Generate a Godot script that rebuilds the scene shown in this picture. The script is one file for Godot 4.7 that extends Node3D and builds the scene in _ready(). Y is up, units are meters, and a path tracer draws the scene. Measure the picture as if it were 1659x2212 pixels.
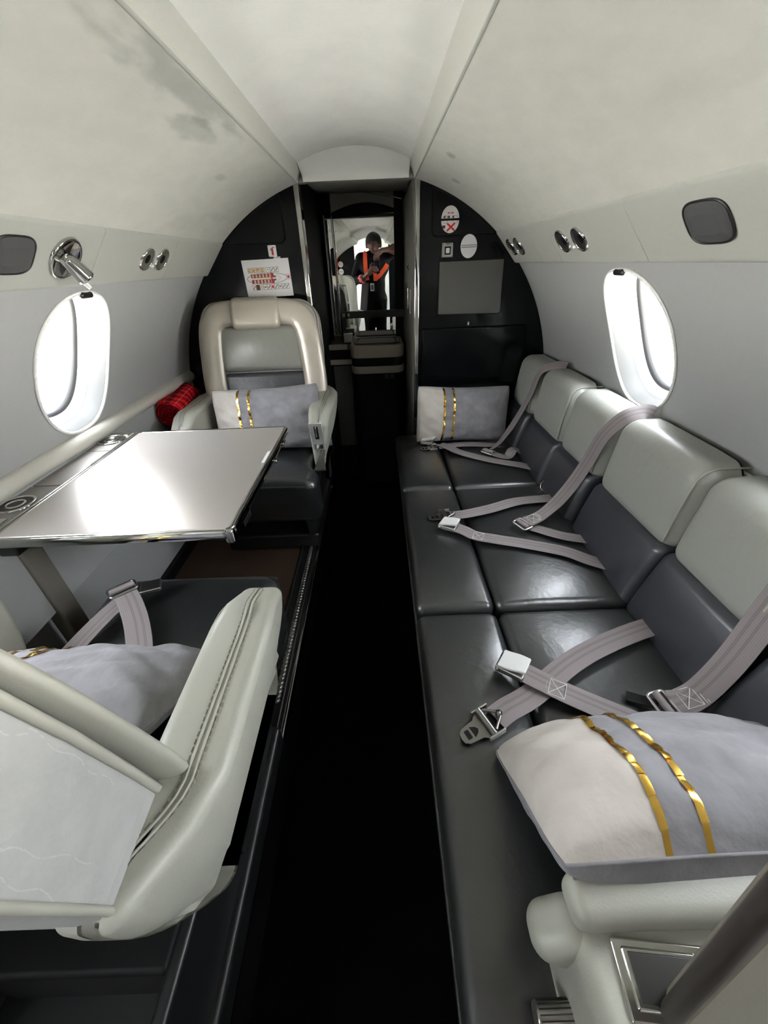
extends Node3D
# Business-jet cabin. y up, metres; the aisle runs along z, the bulkhead stands at z = -2.05.

const CX := -0.065          # centre line of the cabin
const CY := 0.772           # centre of the round cross-section
const CR := 0.905           # its radius
const ZB := -2.05           # forward face of the bulkhead
const ZE := 2.40            # rear end of the cabin
const FL := 0.22            # raised floor beside the dropped aisle
const WINDOWS := [-1.21, -0.41, 0.39, 1.19, 1.99]

var M := {}
var taken := {}
var rng := RandomNumberGenerator.new()

# ---------------------------------------------------------------- mesh builder
class MB:
	var v := PackedVector3Array()
	var u := PackedVector2Array()
	var i := PackedInt32Array()
	var weld := false
	func rows(r: Array, wrap := false, flip := false, uvs = null) -> void:
		var n: int = r[0].size()
		var o := v.size()
		for a in r.size():
			for b in n:
				v.append(r[a][b])
				u.append(uvs[a][b] if uvs else Vector2(float(b) / maxi(1, n - 1), float(a) / maxi(1, r.size() - 1)))
		var last := n if wrap else n - 1
		for a in r.size() - 1:
			for b in last:
				var p := o + a * n + b
				var q := o + a * n + (b + 1) % n
				if flip:
					i.append_array([p, p + n, q, q, p + n, q + n])
				else:
					i.append_array([p, q, p + n, q, q + n, p + n])
	func fan(ring: PackedVector3Array, flip := false) -> void:
		var o := v.size()
		var c := Vector3.ZERO
		for p in ring:
			c += p
			v.append(p)
			u.append(Vector2.ZERO)
		v.append(c / ring.size())
		u.append(Vector2.ZERO)
		for b in ring.size():
			var q := o + (b + 1) % ring.size()
			if flip:
				i.append_array([o + b, o + ring.size(), q])
			else:
				i.append_array([o + b, q, o + ring.size()])
	func mesh() -> ArrayMesh:
		if weld:
			var seen := {}
			var nv := PackedVector3Array()
			var nu := PackedVector2Array()
			var at := PackedInt32Array()
			for k in v.size():
				var key := Vector3i((v[k] * 50000.0).round())
				if not seen.has(key):
					seen[key] = nv.size()
					nv.append(v[k])
					nu.append(u[k])
				at.append(seen[key])
			v = nv
			u = nu
			for k in i.size():
				i[k] = at[i[k]]
		var n := PackedVector3Array()
		n.resize(v.size())
		for k in range(0, i.size(), 3):
			var c := (v[i[k + 2]] - v[i[k]]).cross(v[i[k + 1]] - v[i[k]])
			for j in 3:
				n[i[k + j]] += c
		for k in n.size():
			n[k] = n[k].normalized() if n[k].length_squared() > 1e-24 else Vector3.UP
		var arr := []
		arr.resize(Mesh.ARRAY_MAX)
		arr[Mesh.ARRAY_VERTEX] = v
		arr[Mesh.ARRAY_NORMAL] = n
		arr[Mesh.ARRAY_TEX_UV] = u
		arr[Mesh.ARRAY_INDEX] = i
		var m := ArrayMesh.new()
		m.add_surface_from_arrays(Mesh.PRIMITIVE_TRIANGLES, arr)
		return m

func samples(h: float, r: float, mid: int, cs: int) -> PackedFloat32Array:
	var s := PackedFloat32Array()
	for k in cs + 1:
		s.append(-(h - r) - r * tan(PI / 4 * (1.0 - float(k) / cs)))
	for k in mid:
		s.append(lerpf(-(h - r), h - r, float(k + 1) / (mid + 1)))
	for k in cs + 1:
		s.append((h - r) + r * tan(PI / 4 * float(k) / cs))
	return s

# box with rounded edges; f bends each point afterwards (in the box's own axes)
func soft(size: Vector3, r: float, at := Transform3D(), mid := 0, cs := 3, f = null, mb: MB = null) -> MB:
	if mb == null:
		mb = MB.new()
	mb.weld = true
	var h := size * 0.5
	r = minf(r, minf(h.x, minf(h.y, h.z)) * 0.999)
	var inner := h - Vector3(r, r, r)
	for a in 3:
		var ua := (a + 1) % 3
		var va := (a + 2) % 3
		var us := samples(h[ua], r, mid, cs)
		var vs := samples(h[va], r, mid, cs)
		for s in [-1.0, 1.0]:
			var rr := []
			for y in vs:
				var row := PackedVector3Array()
				for x in us:
					var p := Vector3()
					p[a] = s * h[a]
					p[ua] = x
					p[va] = y
					var q := p.clamp(-inner, inner)
					p = q + (p - q).normalized() * r
					if f:
						p = f.call(p)
					row.append(at * p)
				rr.append(row)
			mb.rows(rr, false, s > 0)
	return mb

func box(lo: Vector3, hi: Vector3, r := 0.003, mb: MB = null) -> MB:
	return soft(hi - lo, r, Transform3D(Basis(), (lo + hi) * 0.5), 0, 2, null, mb)

func smooth_path(pts: Array, sub := 6) -> PackedVector3Array:
	var out := PackedVector3Array()
	for k in pts.size() - 1:
		var p0: Vector3 = pts[maxi(k - 1, 0)]
		var p1: Vector3 = pts[k]
		var p2: Vector3 = pts[k + 1]
		var p3: Vector3 = pts[mini(k + 2, pts.size() - 1)]
		for s in sub:
			out.append(p1.cubic_interpolate(p2, p0, p3, float(s) / sub))
	out.append(pts[-1])
	return out

# a section (2D points: along side, along normal) swept along pts; ref keeps the frame upright
func sweep(pts: PackedVector3Array, section: PackedVector2Array, ref := Vector3.UP, mb: MB = null, caps := true, closed := false, widths = null) -> MB:
	if mb == null:
		mb = MB.new()
	var rr := []
	var n := pts.size()
	for k in n:
		var t: Vector3
		if closed:
			t = (pts[(k + 1) % n] - pts[(k + n - 1) % n]).normalized()
		else:
			t = (pts[mini(k + 1, n - 1)] - pts[maxi(k - 1, 0)]).normalized()
		var rv: Vector3 = ref
		var side := t.cross(rv)
		if side.length() < 0.02:
			side = t.cross(Vector3(0.3, 0.2, 0.9))
		side = side.normalized()
		var nn := side.cross(t).normalized()
		var row := PackedVector3Array()
		var wk: float = widths[k] if widths else 1.0
		for s in section:
			row.append(pts[k] + side * s.x * wk + nn * s.y * wk)
		rr.append(row)
	if closed:
		rr.append(rr[0])
	mb.rows(rr, true)
	if caps and not closed:
		mb.fan(rr[0], true)
		mb.fan(rr[-1])
	return mb

func ring_section(a: float, b: float, n := 10) -> PackedVector2Array:
	var s := PackedVector2Array()
	for k in n:
		s.append(Vector2(cos(TAU * k / n) * a, sin(TAU * k / n) * b))
	return s

func tube(pts: Array, r: float, n := 8, mb: MB = null, ref := Vector3.UP, closed := false) -> MB:
	return sweep(PackedVector3Array(pts), ring_section(r, r, n), ref, mb, true, closed)

func ribbon(pts: Array, w: float, t: float, ref := Vector3.UP, sub := 6, mb: MB = null) -> MB:
	var s := PackedVector2Array([Vector2(-w / 2, -t / 2), Vector2(w / 2, -t / 2), Vector2(w / 2, t / 2), Vector2(w / 6, t * 0.30), Vector2(-w / 6, t * 0.30), Vector2(-w / 2, t / 2)])
	return sweep(smooth_path(pts, sub), s, ref, mb)

func lathe(profile: Array, at := Transform3D(), n := 24, mb: MB = null) -> MB:
	if mb == null:
		mb = MB.new()
	var rr := []
	for p in profile:
		var row := PackedVector3Array()
		for k in n:
			row.append(at * Vector3(cos(TAU * k / n) * p.x, p.y, sin(TAU * k / n) * p.x))
		rr.append(row)
	mb.rows(rr, true)
	return mb

# flat polygon in the xy plane of at, with thickness d towards -z and a bevel
func slab(poly: PackedVector2Array, d: float, at := Transform3D(), bevel := 0.0, mb: MB = null) -> MB:
	if mb == null:
		mb = MB.new()
	if Geometry2D.is_polygon_clockwise(poly):
		poly = poly.duplicate()
		poly.reverse()
	var top := poly
	if bevel > 0:
		top = inset(poly, bevel)
	var tri := Geometry2D.triangulate_polygon(top)
	var o := mb.v.size()
	for p in top:
		mb.v.append(at * Vector3(p.x, p.y, 0))
		mb.u.append(p)
	for k in range(0, tri.size(), 3):
		mb.i.append_array([o + tri[k], o + tri[k + 2], o + tri[k + 1]])
	o = mb.v.size()
	for p in poly:
		mb.v.append(at * Vector3(p.x, p.y, -d))
		mb.u.append(p)
	tri = Geometry2D.triangulate_polygon(poly)
	for k in range(0, tri.size(), 3):
		mb.i.append_array([o + tri[k], o + tri[k + 1], o + tri[k + 2]])
	var n := poly.size()
	for k in n:
		var q := (k + 1) % n
		var a := at * Vector3(top[k].x, top[k].y, 0)
		var b := at * Vector3(top[q].x, top[q].y, 0)
		var a1 := at * Vector3(poly[k].x, poly[k].y, -bevel)
		var b1 := at * Vector3(poly[q].x, poly[q].y, -bevel)
		var a2 := at * Vector3(poly[k].x, poly[k].y, -d)
		var b2 := at * Vector3(poly[q].x, poly[q].y, -d)
		if bevel > 0:
			mb.rows([PackedVector3Array([a, b]), PackedVector3Array([a1, b1])], false, true)
		mb.rows([PackedVector3Array([a1, b1]), PackedVector3Array([a2, b2])], false, true)
	return mb

func inset(poly: PackedVector2Array, d: float) -> PackedVector2Array:
	var out := PackedVector2Array()
	var n := poly.size()
	for k in n:
		var a := (poly[k] - poly[(k + n - 1) % n]).normalized()
		var b := (poly[(k + 1) % n] - poly[k]).normalized()
		var na := Vector2(-a.y, a.x)
		var nb := Vector2(-b.y, b.x)
		var m := (na + nb)
		var l := m.length_squared()
		out.append(poly[k] + (m * (2.0 / l) if l > 0.3 else na) * d)
	return out

# closed outline lofted through [inset, z] steps, last and first step closed
func loft(poly: PackedVector2Array, steps: Array, at := Transform3D(), mb: MB = null) -> MB:
	if mb == null:
		mb = MB.new()
	if Geometry2D.is_polygon_clockwise(poly):
		poly = poly.duplicate()
		poly.reverse()
	var rr := []
	for s in steps:
		var q := inset(poly, s[0]) if s[0] != 0 else poly
		var row := PackedVector3Array()
		for p in q:
			row.append(at * Vector3(p.x, p.y, s[1]))
		rr.append(row)
	mb.rows(rr, true)
	mb.fan(rr[0], true)
	mb.fan(rr[-1])
	return mb

func rrect(w: float, h: float, r: float, n := 5, c := Vector2.ZERO) -> PackedVector2Array:
	var out := PackedVector2Array()
	for q in 4:
		var cc := Vector2((w / 2 - r) * [1, -1, -1, 1][q], (h / 2 - r) * [1, 1, -1, -1][q])
		for k in n + 1:
			var a := PI / 2 * (q + float(k) / n)
			out.append(c + cc + Vector2(cos(a), sin(a)) * r)
	return out

func ellipse(a: float, b: float, n := 32, c := Vector2.ZERO, e := 2.0) -> PackedVector2Array:
	var out := PackedVector2Array()
	for k in n:
		var t := TAU * k / n
		out.append(c + Vector2(signf(cos(t)) * pow(absf(cos(t)), 2.0 / e) * a, signf(sin(t)) * pow(absf(sin(t)), 2.0 / e) * b))
	return out

func T(x: float, y: float, z: float, rx := 0.0, ry := 0.0, rz := 0.0) -> Transform3D:
	return Transform3D(Basis.from_euler(Vector3(deg_to_rad(rx), deg_to_rad(ry), deg_to_rad(rz))), Vector3(x, y, z))

# ---------------------------------------------------------------- scene nodes
func numbered(called: String) -> String:
	var k: int = taken.get(called, 0)
	taken[called] = k + 1
	return called if k == 0 else "%s_%03d" % [called, k]

func thing(called: String, label: String, category: String, at := Transform3D(), group := "") -> Node3D:
	var o := Node3D.new()
	o.name = numbered(called)
	add_child(o)
	o.transform = at
	o.set_meta("label", label)
	o.set_meta("category", category)
	if group:
		o.set_meta("group", group)
	return o

func struct(called: String, label := "") -> Node3D:
	var o := Node3D.new()
	o.name = numbered(called)
	add_child(o)
	o.set_meta("kind", "structure")
	if label:
		o.set_meta("label", label)
	return o

func part(parent: Node3D, called: String, shape, m: Material, label := "", at := Transform3D()) -> MeshInstance3D:
	var o := MeshInstance3D.new()
	o.name = called
	o.mesh = shape.mesh() if shape is MB else shape
	o.material_override = m
	parent.add_child(o, true)
	o.transform = at
	if label:
		o.set_meta("label", label)
	return o

# ---------------------------------------------------------------- materials
func noise_tex(freq: float, kind := FastNoiseLite.TYPE_SIMPLEX_SMOOTH, octaves := 4, sd := 1, size := 512, lo := 0.0, hi := 1.0, fractal := FastNoiseLite.FRACTAL_FBM, ret := -1) -> NoiseTexture2D:
	var n := FastNoiseLite.new()
	n.noise_type = kind
	n.frequency = freq
	n.fractal_type = fractal
	n.fractal_octaves = octaves
	n.seed = sd
	if ret >= 0:
		n.cellular_return_type = ret
	var t := NoiseTexture2D.new()
	t.width = size
	t.height = size
	t.seamless = true
	t.noise = n
	var g := Gradient.new()
	g.set_color(0, Color(lo, lo, lo))
	g.set_color(1, Color(hi, hi, hi))
	t.color_ramp = g
	return t

func mat(key: String, c: Color, rough: float, metal := 0.0, spec := 0.5) -> StandardMaterial3D:
	var m := StandardMaterial3D.new()
	m.resource_name = key
	m.albedo_color = c
	m.roughness = rough
	m.metallic = metal
	m.metallic_specular = spec
	M[key] = m
	return m

func bump(m: StandardMaterial3D, tex: Texture2D, cm: float, scale: float, world := false) -> void:
	m.heightmap_enabled = true
	m.heightmap_texture = tex
	m.heightmap_scale = cm
	m.uv1_triplanar = true
	m.uv1_world_triplanar = world
	m.uv1_scale = Vector3(scale, scale, scale)

func rgb(r: int, g: int, b: int, a := 255) -> Color:
	return Color8(r, g, b, a)

func make_materials() -> void:
	var grain := noise_tex(0.06, FastNoiseLite.TYPE_CELLULAR, 2, 3, 512, 0, 1, FastNoiseLite.FRACTAL_FBM, FastNoiseLite.RETURN_DISTANCE)
	var soft_n := noise_tex(0.012, FastNoiseLite.TYPE_SIMPLEX_SMOOTH, 5, 5)
	var crease := noise_tex(0.010, FastNoiseLite.TYPE_SIMPLEX_SMOOTH, 4, 9, 512, 0, 1, FastNoiseLite.FRACTAL_RIDGED)
	var fuzz := noise_tex(0.25, FastNoiseLite.TYPE_SIMPLEX, 3, 12, 512, 0.86, 1.0)
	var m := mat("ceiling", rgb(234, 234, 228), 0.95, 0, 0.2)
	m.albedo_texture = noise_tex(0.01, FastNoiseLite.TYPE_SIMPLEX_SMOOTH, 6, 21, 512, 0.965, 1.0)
	bump(m, soft_n, 0.015, 1.5, true)
	m = mat("wall", rgb(158, 159, 157), 0.6, 0, 0.35)
	bump(m, grain, 0.006, 14, true)
	m = mat("valance", rgb(164, 165, 157), 0.55, 0, 0.4)
	bump(m, grain, 0.006, 14, true)
	mat("window_white", rgb(236, 236, 232), 0.45)
	mat("window_grey", rgb(86, 86, 84), 0.5)
	mat("gasket", rgb(44, 44, 44), 0.6)
	m = mat("cream", rgb(166, 166, 154), 0.40, 0.0, 0.5)
	bump(m, grain, 0.012, 9)
	m = mat("champagne", rgb(186, 179, 165), 0.33, 0.25, 0.5)
	bump(m, grain, 0.010, 9)
	m = mat("ledge_hide", rgb(198, 195, 184), 0.34, 0.1)
	m = mat("pale", rgb(184, 185, 181), 0.6, 0, 0.4)
	bump(m, crease, 0.06, 3)
	m.albedo_texture = scuffed()
	m = mat("black_leather", rgb(31, 33, 33), 0.34, 0, 0.6)
	m.clearcoat_enabled = true
	m.clearcoat = 0.8
	m.clearcoat_roughness = 0.30
	bump(m, crease, 0.07, 3.2)
	m = mat("charcoal_leather", rgb(62, 62, 64), 0.34, 0, 0.5)
	bump(m, crease, 0.08, 3.0)
	m = mat("silver_leather", rgb(140, 140, 132), 0.33, 0.15, 0.5)
	bump(m, crease, 0.06, 3.0)
	m = mat("navy_leather", rgb(46, 48, 54), 0.36, 0, 0.55)
	m.clearcoat_enabled = true
	m.clearcoat = 0.6
	m.clearcoat_roughness = 0.30
	bump(m, crease, 0.05, 3.0)
	m = mat("bulkhead", rgb(8, 10, 12), 0.14, 0, 0.32)
	mat("matt_black", rgb(14, 14, 14), 0.6, 0, 0.3)
	mat("satin_black", rgb(24, 24, 24), 0.35)
	mat("aisle", rgb(7, 7, 7), 1.0, 0, 0.1)
	m = mat("brown_carpet", rgb(66, 53, 44), 1.0, 0, 0.1)
	m.albedo_texture = fuzz
	bump(m, fuzz, 0.2, 8)
	mat("chrome", rgb(225, 225, 222), 0.07, 1.0)
	mat("satin_chrome", rgb(196, 194, 190), 0.28, 1.0)
	mat("bright_trim", rgb(214, 213, 208), 0.35, 0.55)
	mat("steel", rgb(150, 148, 145), 0.3, 1.0)
	mat("dark_steel", rgb(70, 69, 68), 0.35, 0.9)
	m = mat("table", rgb(212, 205, 198), 0.31, 0.65)
	mat("table_side", rgb(160, 156, 151), 0.35, 0.6)
	mat("mirror", rgb(238, 238, 236), 0.0, 1.0)
	mat("door_grey", rgb(112, 110, 100), 0.5)
	mat("dark_panel", rgb(66, 66, 62), 0.5)
	mat("trough_shade", rgb(188, 188, 179), 0.8, 0, 0.25)  # ceiling tone darkened, stands for shade along the trough edges
	mat("header_grey", rgb(150, 149, 140), 0.55)
	mat("vanity_beige", rgb(172, 167, 151), 0.45)
	m = mat("divan_grey", rgb(150, 151, 143), 0.36)
	bump(m, crease, 0.04, 3.0)
	mat("trim_beige", rgb(128, 126, 116), 0.45)
	mat("screen", rgb(72, 72, 68), 0.30)
	m = mat("speaker", rgb(88, 88, 88), 0.75)
	m.albedo_texture = noise_tex(0.35, FastNoiseLite.TYPE_CELLULAR, 1, 71, 512, 0.55, 1.0)
	bump(m, noise_tex(0.35, FastNoiseLite.TYPE_CELLULAR, 1, 71), 0.03, 12)
	mat("white", rgb(235, 235, 232), 0.6)
	mat("plastic_white", rgb(228, 228, 224), 0.3)
	mat("red", rgb(190, 40, 45), 0.5)
	mat("ink", rgb(60, 60, 60), 0.6)
	m = mat("glass", Color(1, 1, 1, 0.04), 0.02)
	m.transparency = BaseMaterial3D.TRANSPARENCY_ALPHA
	m = mat("webbing", rgb(148, 139, 139), 0.7, 0, 0.4)
	m.rim_enabled = true
	m.rim = 0.3
	var web := Image.create(96, 64, false, Image.FORMAT_RGB8)      # woven ribs along the strap
	for y in 64:
		for x in 96:
			var q := x / 95.0
			var v := 0.90 + 0.05 * sin(q * 150.0) + 0.03 * sin(y * 1.57 + x * 0.8)
			if absf(q - 0.56) < 0.035 or absf(q - 0.72) < 0.035:
				v -= 0.09
			web.set_pixel(x, y, Color(v, v, v))
	m.albedo_texture = ImageTexture.create_from_image(web)
	m.uv1_scale = Vector3(1, 14, 1)
	mat("thread", rgb(225, 222, 216), 0.7)
	m = mat("velvet_cream", rgb(198, 191, 182), 0.85, 0, 0.3)
	m.rim_enabled = true
	m.rim = 0.5
	m.albedo_texture = noise_tex(0.008, FastNoiseLite.TYPE_SIMPLEX_SMOOTH, 4, 41, 512, 0.92, 1.0)
	bump(m, soft_n, 0.24, 3)
	m = mat("velvet_grey", rgb(146, 144, 148), 0.8, 0, 0.3)
	m.rim_enabled = true
	m.rim = 0.6
	m.albedo_texture = noise_tex(0.009, FastNoiseLite.TYPE_SIMPLEX_SMOOTH, 4, 43, 512, 0.82, 1.0)
	bump(m, soft_n, 0.30, 3)
	mat("gold", rgb(240, 196, 96), 0.26, 1.0)
	m = mat("taupe", rgb(116, 111, 100), 0.6)
	bump(m, grain, 0.01, 9)
	mat("taupe_dark", rgb(50, 45, 41), 0.5)
	mat("skin", rgb(74, 45, 34), 0.5)
	mat("hair", rgb(14, 12, 11), 0.7)
	mat("suit", rgb(11, 11, 14), 0.85, 0, 0.2)
	mat("coat_grey", rgb(86, 84, 84), 0.8)
	mat("orange", rgb(250, 92, 48), 0.6)
	mat("pink", rgb(240, 110, 120), 0.6)
	mat("phone", rgb(20, 20, 22), 0.2)
	mat("blanket", rgb(255, 255, 255), 0.9, 0, 0.2)
	M.blanket.albedo_texture = tartan()
	M.blanket.uv1_scale = Vector3(2.4, 3.0, 1)

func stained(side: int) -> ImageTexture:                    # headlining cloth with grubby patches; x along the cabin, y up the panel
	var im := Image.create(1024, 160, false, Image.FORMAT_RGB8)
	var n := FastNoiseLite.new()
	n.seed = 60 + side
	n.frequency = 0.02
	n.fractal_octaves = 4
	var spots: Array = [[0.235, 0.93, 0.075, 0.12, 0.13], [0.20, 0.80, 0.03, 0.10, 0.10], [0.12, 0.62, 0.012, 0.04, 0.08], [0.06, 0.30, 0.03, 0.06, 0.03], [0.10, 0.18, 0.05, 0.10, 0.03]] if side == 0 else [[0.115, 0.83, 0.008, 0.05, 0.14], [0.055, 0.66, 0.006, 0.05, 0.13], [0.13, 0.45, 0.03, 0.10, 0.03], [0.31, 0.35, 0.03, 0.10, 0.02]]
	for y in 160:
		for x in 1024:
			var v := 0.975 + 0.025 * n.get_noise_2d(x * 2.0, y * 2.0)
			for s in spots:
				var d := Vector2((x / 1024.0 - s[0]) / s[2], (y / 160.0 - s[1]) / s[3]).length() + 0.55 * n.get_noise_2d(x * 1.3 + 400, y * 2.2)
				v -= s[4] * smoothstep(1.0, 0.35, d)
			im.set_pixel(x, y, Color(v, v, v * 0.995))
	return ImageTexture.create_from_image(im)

func scuffed() -> ImageTexture:                            # pale suede with thin pale creases
	var im := Image.create(512, 512, false, Image.FORMAT_RGB8)
	var n := FastNoiseLite.new()
	n.seed = 91
	n.frequency = 0.012
	for y in 512:
		for x in 512:
			var v := 0.90 + 0.05 * n.get_noise_2d(x, y)
			im.set_pixel(x, y, Color(v, v, v))
	var r := RandomNumberGenerator.new()
	r.seed = 5
	for k in 9:
		var a := Vector2(r.randf_range(40, 470), r.randf_range(40, 250))
		var b := a + Vector2(r.randf_range(-60, -20), r.randf_range(90, 220))
		for q in 300:
			var p := a.lerp(b, q / 300.0) + Vector2(3.0 * sin(q * 0.05 + k), 0)
			if p.x > 0 and p.y > 0 and p.x < 511 and p.y < 511 and n.get_noise_2d(q * 3.0, k * 50.0) > -0.25:
				im.set_pixel(int(p.x), int(p.y), Color(0.99, 0.99, 0.98))
	return ImageTexture.create_from_image(im)

func tartan() -> ImageTexture:
	var im := Image.create(128, 128, false, Image.FORMAT_RGB8)
	for y in 128:
		for x in 128:
			var c := Color8(190, 14, 26)
			var bx := (x % 64) < 16 or ((x % 64) > 22 and (x % 64) < 26)
			var by := (y % 64) < 16 or ((y % 64) > 22 and (y % 64) < 26)
			if bx:
				c = c.lerp(Color8(20, 12, 16), 0.55)
			if by:
				c = c.lerp(Color8(20, 12, 16), 0.55)
			if x % 64 == 44 or y % 64 == 44:
				c = Color8(225, 190, 180)
			im.set_pixel(x, y, c)
	return ImageTexture.create_from_image(im)

# ---------------------------------------------------------------- cabin shell
func wall_pt(side: float, s: float, z: float, r: float) -> Vector3:   # s: arc height above the centre line, measured on radius CR
	var a := s / CR
	if a < 0:
		return Vector3(CX + side * r, CY + s, z)
	return Vector3(CX + side * r * cos(a), CY + r * sin(a), z)

const WS := 0.384           # arc height of the window centres
const WA := 0.162
const WB := 0.207

func oval(a: float, b: float, t: float) -> Vector2:
	return Vector2(signf(cos(t)) * pow(absf(cos(t)), 0.86) * a, signf(sin(t)) * pow(absf(sin(t)), 0.86) * b)

func window_patch(mb: MB, side: float, zc: float, r: float, a: float, b: float, lo: float, hi: float, flip: bool) -> void:
	var ts := []
	for k in 64:
		ts.append(TAU * k / 64)
	for c in [Vector2(0.4, hi - WS), Vector2(-0.4, hi - WS), Vector2(-0.4, lo - WS), Vector2(0.4, lo - WS)]:
		ts.append(fposmod(atan2(c.y, c.x), TAU))
	ts.sort()
	var rr := []
	for s in 9:
		var row := PackedVector3Array()
		for t in ts:
			var p := oval(a, b, t)
			var d := Vector2(cos(t), sin(t))
			var m := minf(0.4 / maxf(absf(d.x), 1e-6), ((hi - WS) if d.y > 0 else (WS - lo)) / maxf(absf(d.y), 1e-6))
			var q := p.lerp(d * m, pow(s / 8.0, 1.3))
			row.append(wall_pt(side, WS + q.y, zc + q.x, r))
		rr.append(row)
	mb.rows(rr, true, flip)

func build_shell() -> void:
	for side in [-1.0, 1.0]:
		var nm: String = "left" if side < 0 else "right"
		var wall := struct("wall_" + nm)
		var mb := MB.new()
		mb.weld = true
		for zc in WINDOWS:
			window_patch(mb, side, zc, CR, WA, WB, 0.0, 0.80, side > 0)
		var rr := []                                       # plain stretch next to the bulkhead
		for s in 17:
			rr.append(PackedVector3Array([wall_pt(side, 0.05 * s, -1.61, CR), wall_pt(side, 0.05 * s, ZB - 0.02, CR)]))
		mb.rows(rr, false, side > 0)
		part(wall, "upper_lining", mb, M.wall)
		mb = MB.new()
		for zc in WINDOWS:
			window_patch(mb, side, zc, 1.0, 0.135, 0.178, -0.02, 0.80, side < 0)
		rr = []
		for s in 17:
			rr.append(PackedVector3Array([wall_pt(side, 0.05 * s, -1.61, 1.0), wall_pt(side, 0.05 * s, -3.0, 1.0)]))
		mb.rows(rr, false, side < 0)
		part(wall, "outer_skin", mb, M.wall)
		part(wall, "lower_lining", box(Vector3(CX + side * 0.90 - 0.005, 0.27 if side < 0 else 0.0, ZB), Vector3(CX + side * 0.90 + 0.005, CY + 0.004, ZE), 0.001), M.wall)
		part(wall, "outer_side", box(Vector3(CX + side * 0.99 - 0.02, -0.2, -3.0), Vector3(CX + side * 0.99 + 0.02, CY + 0.02, 3.6), 0.001), M.wall)
		if side < 0:
			part(wall, "kick_panel", box(Vector3(CX - 0.905, FL, ZB), Vector3(CX - 0.875, 0.275, ZE), 0.004), M.matt_black)
		for k in WINDOWS.size():
			build_window(side, WINDOWS[k])

	# ceiling: two curved side panels and a raised trough between them
	var ceil := struct("ceiling")
	for side in [-1.0, 1.0]:
		var rr := []
		for k in 15:
			var a := lerpf(0.84, 1.3075, k / 14.0)
			var row := PackedVector3Array()
			for z in 13:
				row.append(Vector3(CX + side * 0.903 * cos(a), CY + 0.903 * sin(a), lerpf(ZB - 0.01, ZE, z / 12.0)))
			rr.append(row)
		var mb := MB.new()
		mb.rows(rr, false, side > 0)
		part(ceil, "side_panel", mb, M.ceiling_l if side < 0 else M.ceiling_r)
		rr = []
		for k in 15:
			var a := lerpf(0.75, PI / 2, k / 14.0)
			rr.append(PackedVector3Array([Vector3(CX + side * 1.0 * cos(a), CY + 1.02 * sin(a), -3.0), Vector3(CX + side * 1.0 * cos(a), CY + 1.02 * sin(a), 3.6)]))
		mb = MB.new()
		mb.rows(rr)
		part(ceil, "outer_skin", mb, M.wall)
	var prof := [[-0.214, 1.686], [-0.19, 1.698], [-0.14, 1.713], [-0.09, 1.723], [-0.045, 1.728], [0.0, 1.730], [0.045, 1.728], [0.09, 1.723], [0.14, 1.713], [0.19, 1.698], [0.214, 1.686]]
	for side in [-1.0, 1.0]:                               # both edges of the trough, shade painted in as a darker grey
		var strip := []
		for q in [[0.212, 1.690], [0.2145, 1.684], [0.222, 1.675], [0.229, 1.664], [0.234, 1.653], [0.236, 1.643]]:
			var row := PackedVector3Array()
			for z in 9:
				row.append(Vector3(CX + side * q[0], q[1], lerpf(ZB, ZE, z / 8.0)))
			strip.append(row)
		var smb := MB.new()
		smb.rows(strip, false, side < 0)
		part(ceil, "trough_shade", smb, M.trough_shade, "edge of the centre panel with shade painted in as grey")
	var rr := []
	for z in [ZB + 0.10, ZB + 0.16, -1.5, -1.0, -0.5, 0.0, 0.5, 1.0, 1.5, 2.0, ZE]:
		var row := PackedVector3Array()
		for p in prof:
			row.append(Vector3(CX + p[0], p[1], z))
		rr.append(row)
	var mb := MB.new()
	mb.rows(rr)
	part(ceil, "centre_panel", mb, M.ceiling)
	rr = []
	for s in 7:                                            # sloped end of the trough above the door
		var row := PackedVector3Array()
		var f := s / 6.0
		for p in prof:
			row.append(Vector3(CX + p[0], lerpf(p[1], 1.646, f), ZB + 0.10 * (1.0 - sin(f * PI / 2))))
		rr.append(row)
	mb = MB.new()
	mb.rows(rr, false, true)
	part(ceil, "end_panel", mb, M.ceiling)
	for side in [-1.0, 1.0]:
		part(ceil, "seam", tube([Vector3(CX + side * 0.238, 1.6445, ZB), Vector3(CX + side * 0.238, 1.6445, ZE)], 0.0035, 6), M.valance)

	# floors
	var floor := struct("floor")
	part(floor, "aisle_carpet", box(Vector3(-0.36, -0.05, -3.0), Vector3(0.16, 0.0, 3.5), 0.002), M.aisle)
	part(floor, "raised_carpet", box(Vector3(CX - 0.93, 0.0, ZB), Vector3(-0.40, FL, ZE), 0.002), M.brown_carpet)
	part(floor, "raised_floor", box(Vector3(0.14, 0.0, ZB), Vector3(CX + 0.93, FL, ZE), 0.002), M.aisle)
	part(floor, "under_floor", box(Vector3(-1.1, -0.12, -3.1), Vector3(1.0, -0.05, 3.6), 0.002), M.aisle)
	part(floor, "aisle_riser", box(Vector3(-0.352, 0.0, -3.0), Vector3(-0.335, FL - 0.03, ZE), 0.002), M.matt_black)

	# seat track along the edge of the raised floor
	var tr := struct("trim_1")
	part(tr, "track_bed", box(Vector3(-0.402, FL - 0.02, ZB), Vector3(-0.330, FL + 0.004, ZE), 0.002), M.satin_black)
	part(tr, "chrome_edge", soft(Vector3(0.014, 0.024, ZE - ZB), 0.006, T(-0.325, FL - 0.006, (ZB + ZE) / 2)), M.chrome)
	part(tr, "inner_edge", box(Vector3(-0.404, FL, ZB), Vector3(-0.399, FL + 0.010, ZE), 0.001), M.steel)
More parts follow.
